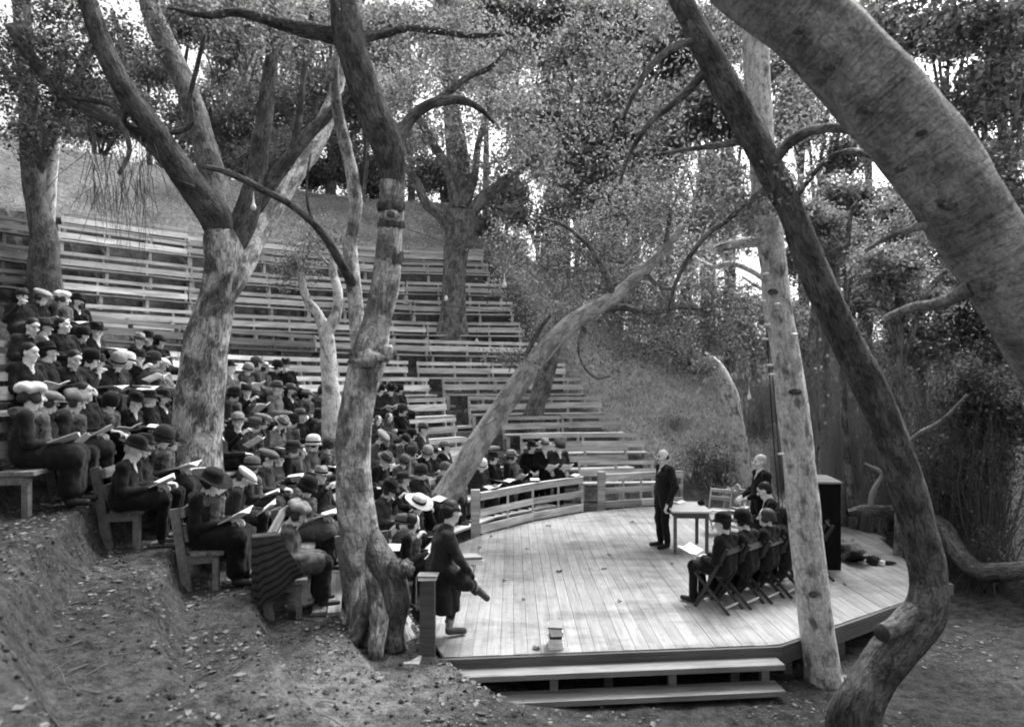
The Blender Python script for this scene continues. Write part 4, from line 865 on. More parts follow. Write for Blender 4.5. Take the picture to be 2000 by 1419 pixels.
# ---- the audience: row, photograph column, pose, hat, hat tone, coat tone, hair, songbook
A = [
 (1, 548, 'w1', 'tam_cap', 3, 5, 1, 0), (1, 590, 'w2', 'cloche_hat', 0, 5, 1, 1), (1, 632, 'm4', 'felt_hat', 1, 2, 1, 0), (1, 712, 'm1', 'felt_hat', 1, 2, 1, 0), (1, 740, 'm3', 'felt_hat', 2, 1, 3, 1), (1, 779, 'w1', 'cloche_hat', 2, 5, 1, 0), (1, 800, 'w3', 'knit_cap', 1, 2, 1, 0), (1, 822, 'w2', 'cloche_hat', 3, 0, 1, 1), (1, 848, 'w1', 'wide_brimmed_hat', 1, 2, 2, 1), (1, 872, 'm1', 'felt_hat', 1, 1, 0, 0),
 (2, 402, 'w2', 'wide_brimmed_hat', 0, 1, 0, 0), (2, 452, 'm2', 'flat_cap', 4, 3, 1, 1), (2, 492, 'w1', 'cloche_hat', 2, 3, 1, 1), (2, 522, 'm1', 'flat_cap', 2, 4, 0, 0), (2, 546, 'm4', 'felt_hat', 0, 5, 2, 1), (2, 566, 'w3', 'wide_brimmed_hat', 1, 1, 2, 0), (2, 586, 'w1', None, 0, 4, 2, 0), (2, 608, 'w3', 'cloche_hat', 4, 5, 1, 0), (2, 632, 'w2', 'knit_cap', 1, 1, 1, 1), (2, 655, 'm1', 'felt_hat', 1, 2, 1, 0),
 (2, 730, 'm3', 'flat_cap', 1, 2, 0, 0), (2, 754, 'w1', 'wide_brimmed_hat', 1, 3, 2, 0), (2, 778, 'm2', 'felt_hat', 1, 2, 1, 1), (2, 798, 'w3', 'knit_cap', 0, 1, 0, 0), (2, 822, 'm1', 'felt_hat', 2, 2, 0, 0),
 (3, 240, 'm2', 'felt_hat', 0, 1, 3, 1), (3, 278, 'm1', 'felt_hat', 0, 2, 2, 0), (3, 308, 'w2', 'cloche_hat', 1, 2, 1, 1), (3, 333, 'w1', 'wide_brimmed_hat', 0, 1, 1, 1), (3, 434, 'm1', 'felt_hat', 1, 2, 0, 0), (3, 462, 'm4', 'bowler_hat', 3, 1, 2, 1), (3, 490, 'w1', 'wide_brimmed_hat', 2, 4, 2, 0), (3, 512, 'w3', 'flat_cap', 3, 2, 1, 1), (3, 538, 'm2', 'felt_hat', 1, 2, 0, 0), (3, 566, 'w1', 'cloche_hat', 0, 1, 1, 0), (3, 596, 'm1', 'felt_hat', 2, 2, 0, 0), (3, 624, 'w3', 'wide_brimmed_hat', 1, 3, 1, 1), (3, 648, 'm4', 'flat_cap', 1, 6, 1, 0),
 (3, 738, 'w4', None, 0, 4, 2, 0), (3, 762, 'w4', None, 0, 5, 2, 0), (3, 784, 'w3', 'knit_cap', 1, 0, 0, 0),
 (4, 48, 'w1', 'tam_cap', 4, 2, 1, 1), (4, 88, 'w3', 'flat_cap', 3, 1, 1, 1), (4, 128, 'w2', 'tam_cap', 3, 3, 1, 1), (4, 172, 'm1', None, 0, 2, 0, 0), (4, 212, 'w2', 'knit_cap', 0, 1, 0, 1), (4, 256, 'm2', 'felt_hat', 0, 1, 0, 0), (4, 292, 'w3', 'wide_brimmed_hat', 0, 1, 3, 1), (4, 326, 'm3', 'felt_hat', 0, 1, 0, 0),
 (4, 452, 'w1', 'cloche_hat', 0, 2, 0, 0), (4, 482, 'm4', 'felt_hat', 1, 1, 1, 1), (4, 540, 'm1', 'felt_hat', 2, 6, 3, 0), (4, 572, 'm3', 'felt_hat', 2, 2, 0, 0), (4, 598, 'w3', 'felt_hat', 1, 1, 0, 0), (4, 624, 'w2', 'knit_cap', 1, 4, 1, 0),
 (4, 740, 'w1', 'knit_cap', 0, 3, 0, 1), (4, 757, 'w2', 'felt_hat', 0, 3, 0, 1), (4, 781, 'w3', 'knit_cap', 0, 0, 0, 0),
 (5, 62, 'm1', None, 0, 2, 0, 0), (5, 98, 'm3', 'felt_hat', 0, 1, 0, 0), (5, 134, 'm2', None, 0, 2, 0, 0), (5, 168, 'w1', 'knit_cap', 0, 2, 0, 0), (5, 196, 'm4', 'felt_hat', 0, 1, 1, 0), (5, 220, 'w2', 'cloche_hat', 3, 3, 1, 0), (5, 246, 'w1', 'cloche_hat', 4, 1, 1, 0), (5, 272, 'm1', 'felt_hat', 0, 1, 1, 1), (5, 298, 'w3', 'knit_cap', 1, 1, 1, 0), (5, 322, 'm1', 'flat_cap', 4, 6, 0, 0),
 (5, 455, 'm1', 'felt_hat', 0, 1, 2, 1), (5, 478, 'w2', 'cloche_hat', 3, 3, 1, 1), (5, 498, 'w1', 'felt_hat', 2, 4, 1, 0), (5, 516, 'w3', 'wide_brimmed_hat', 4, 5, 1, 0), (5, 537, 'w1', 'knit_cap', 0, 2, 0, 0), (5, 560, 'm4', 'felt_hat', 0, 1, 1, 0),
 (6, 58, 'm2', None, 0, 3, 0, 0), (6, 92, 'm3', 'felt_hat', 1, 2, 1, 0), (6, 130, 'm1', None, 0, 2, 0, 0), (6, 160, 'w1', 'knit_cap', 0, 1, 0, 0), (6, 186, 'm4', 'felt_hat', 0, 2, 0, 1), (6, 292, 'm1', 'felt_hat', 0, 0, 2, 1), (6, 318, 'w3', 'felt_hat', 1, 1, 0, 0), (6, 266, 'm4', 'felt_hat', 1, 1, 0, 0),
 (7, 48, 'm1', 'felt_hat', 1, 3, 1, 0), (7, 78, 'w1', 'flat_cap', 3, 2, 1, 0), (7, 118, 'w3', 'tam_cap', 4, 2, 1, 1), (7, 158, 'm3', 'felt_hat', 0, 1, 1, 0),
 (0, 700, 'm1', 'felt_hat', 0, 2, 1, 0), (0, 742, 'w2', 'felt_hat', 0, 1, 1, 1), (0, 762, 'm1', 'bowler_hat', 0, 1, 1, 0), (0, 792, 'm3', 'wide_brimmed_hat', 1, 3, 2, 1), (0, 826, 'w3', 'cloche_hat', 1, 3, 1, 1), (0, 862, 'm4', 'knit_cap', 2, 4, 2, 0), (0, 936, 'w2', 'cloche_hat', 2, 3, 2, 1), (0, 966, 'w3', 'wide_brimmed_hat', 0, 0, 1, 1), (0, 994, 'w1', 'felt_hat', 2, 0, 1, 1),
 (-.6, 752, 'm4', 'felt_hat', 2, 3, 1, 0), (-.6, 776, 'w2', None, 0, 0, 0, 1), (-.6, 804, 'w1', 'wide_brimmed_hat', 4, 0, 1, 1),
]
rows = {}
for a in A: rows.setdefault(a[0], []).append(a)
def near_theta(n, px):
    """as row_theta but on the near, left part of a row"""
    best = None
    for t in np.linspace(math.radians(60), math.radians(205), 3000):
        x, y = row_pt(n, t); xb, yb = row_pt(n, t + .01); L = math.hypot(x - xb, y - yb)
        if y < 5.6: continue
        e = abs(px_of(x + (y - yb) / L * .2, y - (x - xb) / L * .2) - px)
        if best is None or e < best[0] - .3: best = (e, t)
    return best[1]
ALT = {'m1': ('m1', 'm5', 'm7'), 'm2': ('m2', 'm6'), 'm3': ('m3', 'm6', 'm5'), 'm4': ('m4', 'm7'), 'w1': ('w1', 'w5', 'w6'), 'w2': ('w2', 'w6'), 'w3': ('w3', 'w5'), 'w4': ('w4',)}
LEGT = {0: 0, 1: 0, 2: 1, 3: 1, 4: 2, 5: 2, 6: 2, 7: 3}
for n, rw in rows.items():
    rw.sort(key=lambda a: a[1])
    for i, (n_, px, pz, hk, ht, ct, hr, bk) in enumerate(rw):
        t = near_theta(n, px); x, y = row_pt(n, t); x2, y2 = row_pt(n, t + .01); tx, ty = x - x2, y - y2; L = math.hypot(tx, ty); tx /= L; ty /= L
        rg = random.Random(int(px * 13 + n * 101)); z = zrow(n)
        if not (n == 3 and px < 340): pz = rg.choice(ALT[pz])
        if ct in (1, 2) and px > 440 and rg.random() < .45: ct = rg.choice((3, 4, 5, 6))
        if ht in (1, 2) and hk and hk != 'knit_cap' and rg.random() < .3: ht = rg.choice((3, 3, 4))
        if not bk and rg.random() < .42 and pz in ('m1', 'm2', 'm4', 'w1', 'w2', 'w6', 'm6'): bk = 1
        Mx = Matrix(((-tx, ty, 0, x), (-ty, -tx, 0, y), (0, 0, 1, z + .015), (0, 0, 0, 1))) @ T(0, .04, 0) @ RZ(rg.uniform(-.32, .3)) @ T(0, rg.uniform(-.02, .05), 0)
        sc = rg.uniform(.92, 1.06) * (.88 if pz == 'w4' else 1)
        who = 'person in %s and %s coat' % ((TONE_HAT[ht] + ' ' + HATNAME[hk]) if hk else 'bare head', TONE_COAT[ct]) if hk else 'bareheaded person in %s coat' % TONE_COAT[ct]
        place = '%s, %s from left' % (ROWN[n], ORD[i])
        o = person(PROTO[pz], Mx, hk, ht, ct, LEGT[ct], hr, who + ', ' + place, 'audience seated on the benches', sc, (rg.uniform(-.08, .08), rg.uniform(-.08, .08)), 1.0, 'shirt' if (n, px) == (3, 240) else rg.choice(['coat%d' % ct, 'coat0', 'coat3', 'hat2'] if pz[0] == 'w' else ['shirt', 'shirt', 'coat2', 'coat%d' % ct]))
        if bk:
            hd = PROTO[pz][2]; book(Mx @ Matrix.Scale(sc, 4) @ T(hd[0], hd[1] + .09, hd[2] + .03) @ RX(rg.uniform(-.15, .8)) @ RZ(rg.uniform(-.3, .3)) @ Matrix.Scale(1.25, 4), 'open white songbook held in %s' % place)

# ---- the people standing and sitting on the stage
def standing(handl=(-.24, .06, .78), handr=(.24, .06, .78), lean=0, feet=((-.09, 0), (.09, .04)), el=(-.27, -.02, 1.12), er=(.27, -.02, 1.12)):
    j = dict(hip=(0, 0, .93), chest=(0, .0 + lean, 1.24), neck=(0, .0 + lean * 1.4, 1.43), head=(0, .035 + lean * 1.7, 1.575), shl=(-.185, -.01 + lean, 1.37), shr=(.185, -.01 + lean, 1.37), elbowl=el, elbowr=er, handl=handl, handr=handr)
    for s, (fx, fy) in zip('lr', feet):
        j['knee' + s] = (fx, fy + .03, .5); j['ankle' + s] = (fx, fy - .02, .09); j['toe' + s] = (fx * 1.25, fy + .16, .042)
    return j
def face(x, y, z, dx, dy): return T(x, y, z) @ RZ(math.atan2(-dx, dy))
spk = person_mesh('person', 'm', standing(handl=(-.30, .08, .83), el=(-.31, -.06, 1.1), handr=(.22, .04, .80)), 'bald', R_(4), R_(-4), coatlen=.35, cell=.012, fat=1.06)
person(spk, face(2.74, 11.5, .002, -1, -.22), None, 0, 2, 2, 0, 'balding person in dark suit standing by the table, one hand resting on it', None, 1.03)
whm = person_mesh('person', 'm', standing(handl=(-.12, .28, .98), handr=(.12, .28, .98), el=(-.27, .0, 1.12), er=(.27, 0, 1.12)), 'white', R_(6), R_(2), coatlen=.35, cell=.0125, rolls=(.5, -.5))
person(whm, face(4.32, 11.1, .002, -1, -.05), None, 0, 1, 1, 3, 'white-haired person in dark suit standing between the bent trunk and the wired alder', None, 1.0)
stw = person_mesh('person', 'w', standing(handl=(-.12, .2, 1.02), handr=(.1, .2, 1.02)), 'woman', R_(25), R_(-8), dress=True, coatlen=1.0)
stm = person_mesh('person', 'm', standing(handl=(-.07, .28, 1.0), handr=(.07, .28, 1.02), er=(.26, .03, 1.12), el=(-.26, .03, 1.12)), 'man', R_(-8), R_(-16), coatlen=.6, rolls=(.5, -.5))
for pr, px, hk, ht, ct, lab, sc, bk in ((stw, 1038, 'felt_hat', 0, 0, 'person in long black coat standing left of the three by the fence', .97, 0),
        (stm, 1063, 'felt_hat', 3, 1, 'person in pale hat standing in the middle of the three by the fence', 1.0, 1), (stm, 1091, 'flat_cap', 1, 3, 'person in flat cap standing at the right of the three by the fence', .99, 1)):
    x, y = (px - 1000) / F * 15.35, 15.35; Mx = face(x, y, -.12, (.25 if pr is stw else .5), -1)
    person(pr, Mx, hk, ht, ct, 1, 1, lab, None, sc, shirt='shirt' if pr is stm else 'coat0')
    if bk: book(Mx @ T(0, .40, 1.08) @ RX(.7), 'open songbook read by the standing person in the %s' % ('pale hat' if px == 1063 else 'flat cap'))
# the one perched at the near corner with an ankle drawn up on the other knee
def longcoat(f, p):
    for a in (0, .33, .66, 1): f.cone(p['hip'] + V3(-.10 + .18 * a, -.02, .02), V3(-.17 + .2 * a, .02 + .03 * a, .26), .10, .088, COAT, .05)
    for a in (0, .5, 1): f.cone(p['hip'] + V3(-.08 + .08 * a, .1, .0), V3(-.16 + .14 * a, .16, .26), .09, .08, COAT, .05)
    zz = f.ax[2][None, None, :]; mk = (f.m == COAT) & (zz < .30); f.d = np.where(mk, np.maximum(f.d, .30 - zz), f.d)
    f.cone(V3(-.066, .17, .36), V3(-.06, .13, .09), .052, .042, SHIRT, 0)
    f.cone(p['hip'] + V3(.08, .06, .0), V3(.24, .22, .68), .10, .085, COAT, .04); f.cone(V3(-.10, .2, .72), V3(-.17, .36, .62), .07, .055, COAT, .04); f.cone(V3(-.17, .36, .62), V3(-.2, .50, .43), .055, .045, COAT, .03, (1.5, 1, 1))
jj = dict(hip=(0, 0, .80), chest=(0, .05, 1.10), neck=(0, .10, 1.28), head=(0, .15, 1.415), shl=(-.18, .05, 1.17), shr=(.18, .05, 1.19), elbowl=(-.25, .16, .96), handl=(-.12, .34, .84), elbowr=(.27, .16, .94), handr=(.16, .33, .72),
          kneel=(-.07, .20, .50), anklel=(-.06, .13, .10), toel=(-.06, .31, .042), kneer=(.27, .24, .68), ankler=(.10, .42, .58), toer=(.11, .53, .44), socks=(0, .1, .8))
pch = person_mesh('person', 'm', jj, 'man', R_(14), R_(-6), cell=.0115, extra=longcoat, fat=.93)
PM = face(-.84, 7.36, .004, .93, .36)
o = person(pch, PM, None, 0, 3, 2, 0, 'person in long dark overcoat perched at the stage corner, ankle on knee', None, 1.03)
o.material_slots[SHOE].link = 'OBJECT'; o.material_slots[SHOE].material = M['coat5']; o.material_slots[SHIRT].link = 'OBJECT'; o.material_slots[SHIRT].material = M['hat3']
h_ = obj('flat_cap', HATS['tam_cap'][0], M['hat1'], o, pch[1] @ T(0, -.01, -.03) @ Matrix.Diagonal((.82, .86, .8, 1)))
o = obj('lap_books', box(.2, .26, .055), M['paper'], None, PM @ T(-.08, .40, .86) @ RX(-.1)); o.name = 'hymn_book'; tag(o, 'thick pale book lying on the lap of the perched person in overcoat', 'book')
o = obj('hymn_book', box(.19, .25, .03), M['cover'], None, PM @ T(-.07, .39, .907) @ RX(-.1) @ RZ(.1)); tag(o, 'grey book on top of the pale book in the perched lap', 'book')
# ---------------------------------------------------------------- things on the stage
def bar(name, a, b, w, t, m, parent):
    a, b = Vector(a), Vector(b); d = b - a; L = d.length
    q = d.to_track_quat('X', 'Z').to_matrix().to_4x4()
    return obj(name, box(L, w, t, .002, 1), m, parent, T(*((a + b) / 2)) @ q)
def folding_chair(Mx, label, m=None):
    m = m or M['chair']; e = empty('folding_chair', Mx, label, 'chair', 'wooden folding chairs on the stage')
    for s in (-1, 1):
        bar('back_upright', (s * .2, -.13, .84), (s * .2, .34, .0), .022, .042, m, e)
        bar('rear_leg', (s * .172, .36, .44), (s * .172, -.14, .0), .022, .036, m, e)
    obj('top_slat', box(.38, .016, .075, .002, 1), m, e, T(0, -.10, .795) @ RX(-.5)); obj('lower_slat', box(.38, .016, .095, .002, 2), m, e, T(0, -.02, .655) @ RX(-.5))
    for q in range(4): obj('seat_slat', box(.33, .088, .018, .002, 3), m, e, T(0, .03 + q * .095, .445 + .004 * q))
    bar('front_rung', (-.2, .27, .12), (.2, .27, .12), .018, .018, m, e); bar('rear_rung', (-.17, -.07, .07), (.17, -.07, .07), .018, .018, M['bench'], e)
    return e
cd = Vector((.86, .51, 0)); fdir = (-.66, .75)
SIT = [('m1', 'felt_hat', 0, 1, 0, 'person in black felt hat seated in the nearest folding chair, holding a white paper'), ('w1', 'knit_cap', 0, 1, 0, 'person in dark cap seated in the second folding chair from the left'),
       ('w3', None, 0, 1, 1, 'bareheaded person with pinned-up hair seated in the third folding chair'), ('w4', None, 0, 1, 0, 'person with loose curly hair seated in the fourth folding chair'), ('m3', None, 0, 1, 0, 'bareheaded person in dark coat seated in the fifth folding chair, by the pale trunk')]
for i, (pr, hk, ht, ct, hr, lab) in enumerate(SIT):
    b = Vector((2.80, 8.36, 0)) + cd * (.42 * i); CM = face(b.x, b.y, .003, *fdir)
    folding_chair(CM, '%s wooden folding chair from the left in the row at the near edge of the stage' % ORD[i].capitalize() if False else '%s dark folding chair, counted from the left, in the occupied row' % ORD[i])
    person(PROTO[pr], CM @ T(0, -.09, .0), hk, ht, ct, 1, hr, lab, None, .95, shirt='shirt' if pr[0] == 'm' else 'coat1')
    if i == 0: book(CM @ T(0, .55, .66) @ RX(.3), 'white paper held by the person in the nearest folding chair', group='papers on the stage')
CM = face(4.36, 10.4, .003, -1, .25); folding_chair(CM, 'dark folding chair behind the occupied row, below the white-haired person')
person(PROTO['m2'], CM @ T(0, -.02, .02), None, 0, 1, 1, 0, 'dark-haired person leaning forward on a chair below the white-haired person', None, 1.04, shirt='shirt')
CM = face(4.72, 9.75, .003, -1, .3); folding_chair(CM, 'dark folding chair half hidden by the wired alder, before the black cabinet')
c1 = folding_chair(face(4.15, 12.75, .003, -.55, -1), 'empty pale-topped folding chair just behind the table', M['bench'])
c2 = folding_chair(face(4.47, 12.8, .003, -.8, -.9), 'empty folding chair with a coat over its back, beside the bent trunk', M['bench'])
o = blob('draped_coat', (4.5, 12.88, .62), (.2, .13, .24), M['coat7'], lump=.5, seed=12); tag(o, 'pale coat thrown over the folding chair beside the bent trunk', 'coat')
book(T(4.5, 12.65, .47) @ RZ(.4), 'white papers lying on the seat of the chair with the coat', group='papers on the stage')
o = blob('small_bag', (3.42, 11.55, .80), (.07, .05, .05), M['coat1'], lump=.2, seed=3); tag(o, 'small dark object at the right corner of the table top', 'bag')
# table
tb = empty('table', T(3.12, 11.45, 0) @ RZ(-.06), 'small plain wooden table with a pale top beside the standing speaker', 'table')
obj('table_top', box(.68, .92, .03, .003, 1), M['tabletop'], tb, T(0, 0, .735))
for sx in (-1, 1):
    obj('side_apron', box(.02, .76, .1, .002, 1), M['table'], tb, T(sx * .27, 0, .668)); obj('end_apron', box(.54, .02, .1, .002, 1), M['table'], tb, T(0, sx * .38, .668))
    for sy in (-1, 1): obj('leg', box(.052, .052, .72, .002, 1), M['table'], tb, T(sx * .27, sy * .38, .36))
book(T(3.05, 11.75, .755) @ RZ(.2), 'white sheets lying on the back of the table top', group='papers on the stage', sc=.8)
# tall black cabinet
cb = empty('black_cabinet', T(4.92, 10.45, 0) @ RZ(-.10), 'tall black cabinet with a pale sloping lid behind the wired alder', 'cabinet')
M['black'] = cloth('black_drape', .006, .9)
obj('body', box(.62, .62, 1.36, .003, 1), M['black'], cb, T(0, 0, .682)); obj('lid', box(.66, .68, .03, .002, 1), M['step'], cb, T(0, 0, 1.39) @ RX(.03))
obj('back_panel', box(.5, .02, 1.1, .002, 2), M['table'], cb, T(0, .322, .7))
# bundle of clothes and hat on the boards
o = blob('coat_bundle', (5.62, 10.75, .13), (.24, .16, .17), M['coat6'], lump=.6, seed=21); tag(o, 'pale rolled coat lying on the boards beside the black cabinet', 'coat')
ho = obj('felt_hat', HATS['felt_hat'][0], M['hat0'], None, T(5.62, 10.42, .03) @ RX(-.5) @ Matrix.Scale(1.1, 4)); tag(ho, 'black felt hat lying on the boards before the rolled coat', 'hat')
o = blob('hand_bag', (5.87, 10.42, .07), (.12, .08, .08), M['coat3'], lump=.4, seed=5); tag(o, 'dark soft bag lying right of the black hat', 'bag')
o = obj('folded_paper', box(.06, .09, .07, .004, 2), M['paper'], None, T(5.99, 10.38, .045) @ RZ(.5)); tag(o, 'small white folded paper right of the soft bag', 'paper')
o = blob('glove', (6.13, 10.42, .03), (.11, .035, .03), M['coat3'], lump=.4, seed=8); tag(o, 'dark glove at the right end of the bundle on the boards', 'glove')
# stack of hymn books at the front edge
z = .003
for i, (w, d, h, m, ro) in enumerate(((.165, .22, .035, 'paper', .02), (.15, .21, .045, 'paper', -.05), (.15, .2, .03, 'paper', .06), (.135, .2, .03, 'coverdark', .0), (.14, .2, .05, 'paper', .08), (.15, .21, .03, 'paper', -.04), (.16, .22, .022, 'cover', -.1))):
    o = obj('hymn_book', box(w, d, h, .003, i), M[m], None, T(.49 + .006 * math.sin(i * 2.1), 7.2, z + h / 2) @ RZ(ro)); z += h + .0015
    tag(o, '%s book from the bottom of the stack at the front edge of the stage' % ORD[i] if i < 6 else 'grey-covered topmost book of the stack at the front edge of the stage', 'book', 'stacked hymn books')
o = obj('hymn_book', box(.2, .14, .03, .004, 1), M['paper'], None, T(-.92, 6.985, .84) @ RZ(.05)); tag(o, 'white book lying flat on top of the corner post', 'book')
o = obj('hymn_book', box(.22, .15, .02, .004, 2), M['cover'], None, T(-.915, 6.985, .868) @ RZ(-.04)); tag(o, 'thin grey book on the white book on the corner post', 'book')
# songbooks lying on the fence rail and benches
for i, (x, y, d, lab) in enumerate(((1120, 940, 14.6, 'right end of the curved fence rail'), (1045, 952, 13.9, 'middle of the curved fence rail'), (960, 962, 12.9, 'left end of the curved fence rail'))):
    p = P(x, y, d); book(T(p.x, p.y + .03, .825) @ RZ(.6 + i), 'white songbook lying on the ' + lab, group='songbooks on the fence', sc=.9)
# striped shawl hanging over the end of the second-row bench
t0 = near_th(1, 7.15); x0, y0 = row_pt(1, t0); x1, y1 = row_pt(1, t0 - .05); ta = math.atan2(y1 - y0, x1 - x0)
m, n, l, b = mat('striped_shawl', .95, .1)
tc = n.new('ShaderNodeTexCoord'); wv = n.new('ShaderNodeTexWave'); wv.inputs['Scale'].default_value = 3.0; wv.inputs['Distortion'].default_value = .6; wv.bands_direction = 'Y'; l.new(tc.outputs['UV'], wv.inputs['Vector'])
l.new(ramp(n, l, wv.outputs['Fac'], [(.25, .02), (.45, .08), (.6, .025), (.8, .055)]), b.inputs['Base Color']); M['shawl'] = m
nu, nv_ = 70, 50; vv = []; uv = []
for i in range(nu):
    for k in range(nv_):
        u, w = i / (nu - 1), k / (nv_ - 1)
        # from the rail top (w=0) down over the seat end to near the ground, spreading forward
        nz = float(vnoise(np.array([[u * 5, w * 1.6, 1.]]), 3)[0]); nz2 = float(vnoise(np.array([[u * 9, 4., 1.]]), 5)[0])
        dep = -.15 + (.26 + .30 * w) * u; fold = .045 * nz * (.15 + w)
        top = max(0., 1 - w / .1)                                   # the first part lies over the rail
        zz = .985 - .93 * (w - .08 if w > .08 else 0) * (.98 + .10 * nz2 - .42 * u); vv.append((.16 * top - .035 - .05 * math.sin(w * 2.6) - fold, dep, zz)); uv.append((u, w))
ii = np.arange(nu * nv_).reshape(nu, nv_); ff = np.stack([ii[:-1, :-1], ii[1:, :-1], ii[1:, 1:], ii[:-1, 1:]], -1).reshape(-1, 4)
me = pydata('shawl', vv, ff, True); ul = me.uv_layers.new(name='UVMap'); lv = np.empty(len(me.loops), np.int32); me.loops.foreach_get('vertex_index', lv); ul.data.foreach_set('uv', np.array(uv, np.float32)[lv].ravel())
sh = obj('shawl', me, M['shawl'], None, Matrix(((math.cos(ta), math.sin(ta), 0, x0), (math.sin(ta), -math.cos(ta), 0, y0), (0, 0, 1, zrow(1)), (0, 0, 0, 1))))
so = sh.modifiers.new('thickness', 'SOLIDIFY'); so.thickness = .012
tag(sh, 'fringed striped shawl hanging over the near end of the second-row bench', 'shawl')
# wires, insulators and light bulbs
def wire(name, pts, r, label, cat, m='iron'):
    p = np.array([[*q, r] for q in pts], float); org = p[0, :3].copy(); q = catmull(p, .15); q[:, :3] -= org
    o = obj(name, tube_mesh(q, 5, 0, 1), M[m], None, T(*org)); tag(o, label, cat); return o
def sag(a, b, s, n=9): return [tuple(a.lerp(b, t) - Vector((0, 0, s * 4 * t * (1 - t)))) for t in np.linspace(0, 1, n)]
wire('overhead_wire', sag(P(775, 440, 7.3), P(1480, 560, 7.2), .2), .0035, 'thin sagging wire strung from the knotted alder to the wired alder', 'wire')
wire('overhead_wire', sag(P(770, 585, 7.35), P(1475, 600, 7.2), .12), .0035, 'lower thin wire strung between the two pale alders', 'wire')
wire('cable', [tuple(P(x, y, 7.08)) for x, y in ((1497, 640), (1502, 720), (1508, 820), (1514, 900), (1522, 990))], .007, 'dark cable running down the left side of the wired alder', 'cable')
wire('cable', [tuple(P(x, y, 7.07)) for x, y in ((1500, 655), (1510, 740), (1517, 830), (1524, 930), (1530, 1010))], .005, 'thinner dark cable beside the first on the wired alder', 'cable')
for i, (x, y) in enumerate(((1496, 535), (1490, 588), (1518, 594), (1499, 634), (1494, 662), (1552, 653), (1503, 713), (1508, 731), (1526, 886))):
    o = blob('insulator', P(x, y, 7.06), (.042, .02, .016), M['porcelain'], lump=0, n=8); tag(o, '%s white porcelain insulator from the top of the wired alder' % ORD[i], 'insulator', 'insulators on the wired alder')
def bulb(x, y, d, label):
    p = P(x, y, d); e = empty('light_bulb', T(*p) @ Matrix.Scale(.62, 4), label, 'light bulb', 'strung light bulbs')
    v, f = lathe([(.0, -.13), (.05, -.11), (.065, -.07), (.055, -.02), (.03, .03), (.024, .06)], 14); g = pydata('glass', v, f, True); obj('glass', g, M['porcelain'], e)
    v, f = lathe([(.026, .055), (.028, .1), (.012, .13), (.008, .3)], 10); obj('socket', pydata('socket', v, f, True), M['porcelain' if d < 13 else 'iron'], e)
for x, y, d, lab in ((985, 553, 11, 'large bulb hanging in front of the oak leaves right of the stout sycamore'), (871, 580, 13, 'bulb hanging before the trunk of the stout sycamore'), (931, 664, 13, 'bulb hanging below the stout sycamore over the benches'),
                     (495, 400, 9, 'small bulb hanging at the fork of the great sycamore'), (1463, 772, 12, 'bulb hanging right of the bent trunk')): bulb(x, y, d, lab)
# leaves lying on the stage boards
def flat_leaf(r, seed):
    rg = random.Random(seed); v = [(0, 0, .012)]; n = 14
    for i in range(n):
        a = 2 * math.pi * i / n; q = r * (1 if i % 2 == 0 else .55) * rg.uniform(.7, 1.2); v.append((q * math.cos(a), q * .7 * math.sin(a), rg.uniform(.004, .03)))
    return pydata('fallen_leaf', v, [(0, i + 1, (i + 1) % n + 1) for i in range(n)])
for i, (x, y) in enumerate(((1072, 1027), (960, 1048), (936, 1070), (1235, 1020), (1190, 1085), (1092, 1117), (1312, 1102), (1030, 1073), (1022, 1172), (1048, 1267), (1180, 1112), (1210, 1175), (985, 1135), (1650, 1142), (1666, 1055))):
    d = F * CZ / (y - YH); p = P(x, y, d); o = obj('fallen_leaf', flat_leaf(.075 if i in (0, 5, 3, 9) else .05, i), M['leaf_stage'] if 'leaf_stage' in M else M['bark_dark'], None, T(p.x, p.y, .004) @ RZ(i * 1.3))
    tag(o, 'curled dark leaf lying on the stage boards, %s from the left' % ORD[sorted((1072, 960, 936, 1235, 1190, 1092, 1312, 1030, 1022, 1048, 1180, 1210, 985, 1650, 1666)).index(x)], 'leaf', 'leaves on the stage')
# ---------------------------------------------------------------- foliage
def leaf_cloud(c, size, rg, droop=.0, aspect=.55):
    """one folded rhombus per centre; returns verts, quads"""
    n = len(c); a = rg.normal(size=(n, 3)); a[:, 2] -= droop; a /= np.linalg.norm(a, axis=1)[:, None]
    b = rg.normal(size=(n, 3)); b[:, 2] *= .6; b -= a * (a * b).sum(1)[:, None]; b /= np.linalg.norm(b, axis=1)[:, None] + 1e-9
    L = (size * rg.uniform(.6, 1.35, n))[:, None]; W = L * aspect; nn = np.cross(a, b)
    v = np.stack([c - a * L * .5, c + b * W * .5 + nn * W * .18, c + a * L * .5, c - b * W * .5 + nn * W * .18], 1).reshape(-1, 3)
    return v, np.arange(n * 4).reshape(n, 4)
def clumps(blobs, rg, per, sig, shell=.45):
    """blobs: (centre, (rx,ry,rz), number of clumps) -> leaf centres gathered in twig-sized clumps, clump centres"""
    pts, cl = [], []
    for c, r, k in blobs:
        d = rg.normal(size=(k, 3)); d /= np.linalg.norm(d, axis=1)[:, None]; q = np.array(c) + d * (rg.uniform(0, 1, k) ** shell)[:, None] * np.array(r) * (1 + .25 * rg.normal(size=(k, 1)))
        cl.append(q); m = rg.poisson(per, k) + 2
        o = np.repeat(q, m, 0); s = np.repeat(sig * rg.uniform(.5, 1.4, k), m)[:, None]
        pts.append(o + rg.normal(size=o.shape) * s * np.array((1, 1, .7)))
    return np.concatenate(pts), np.concatenate(cl)
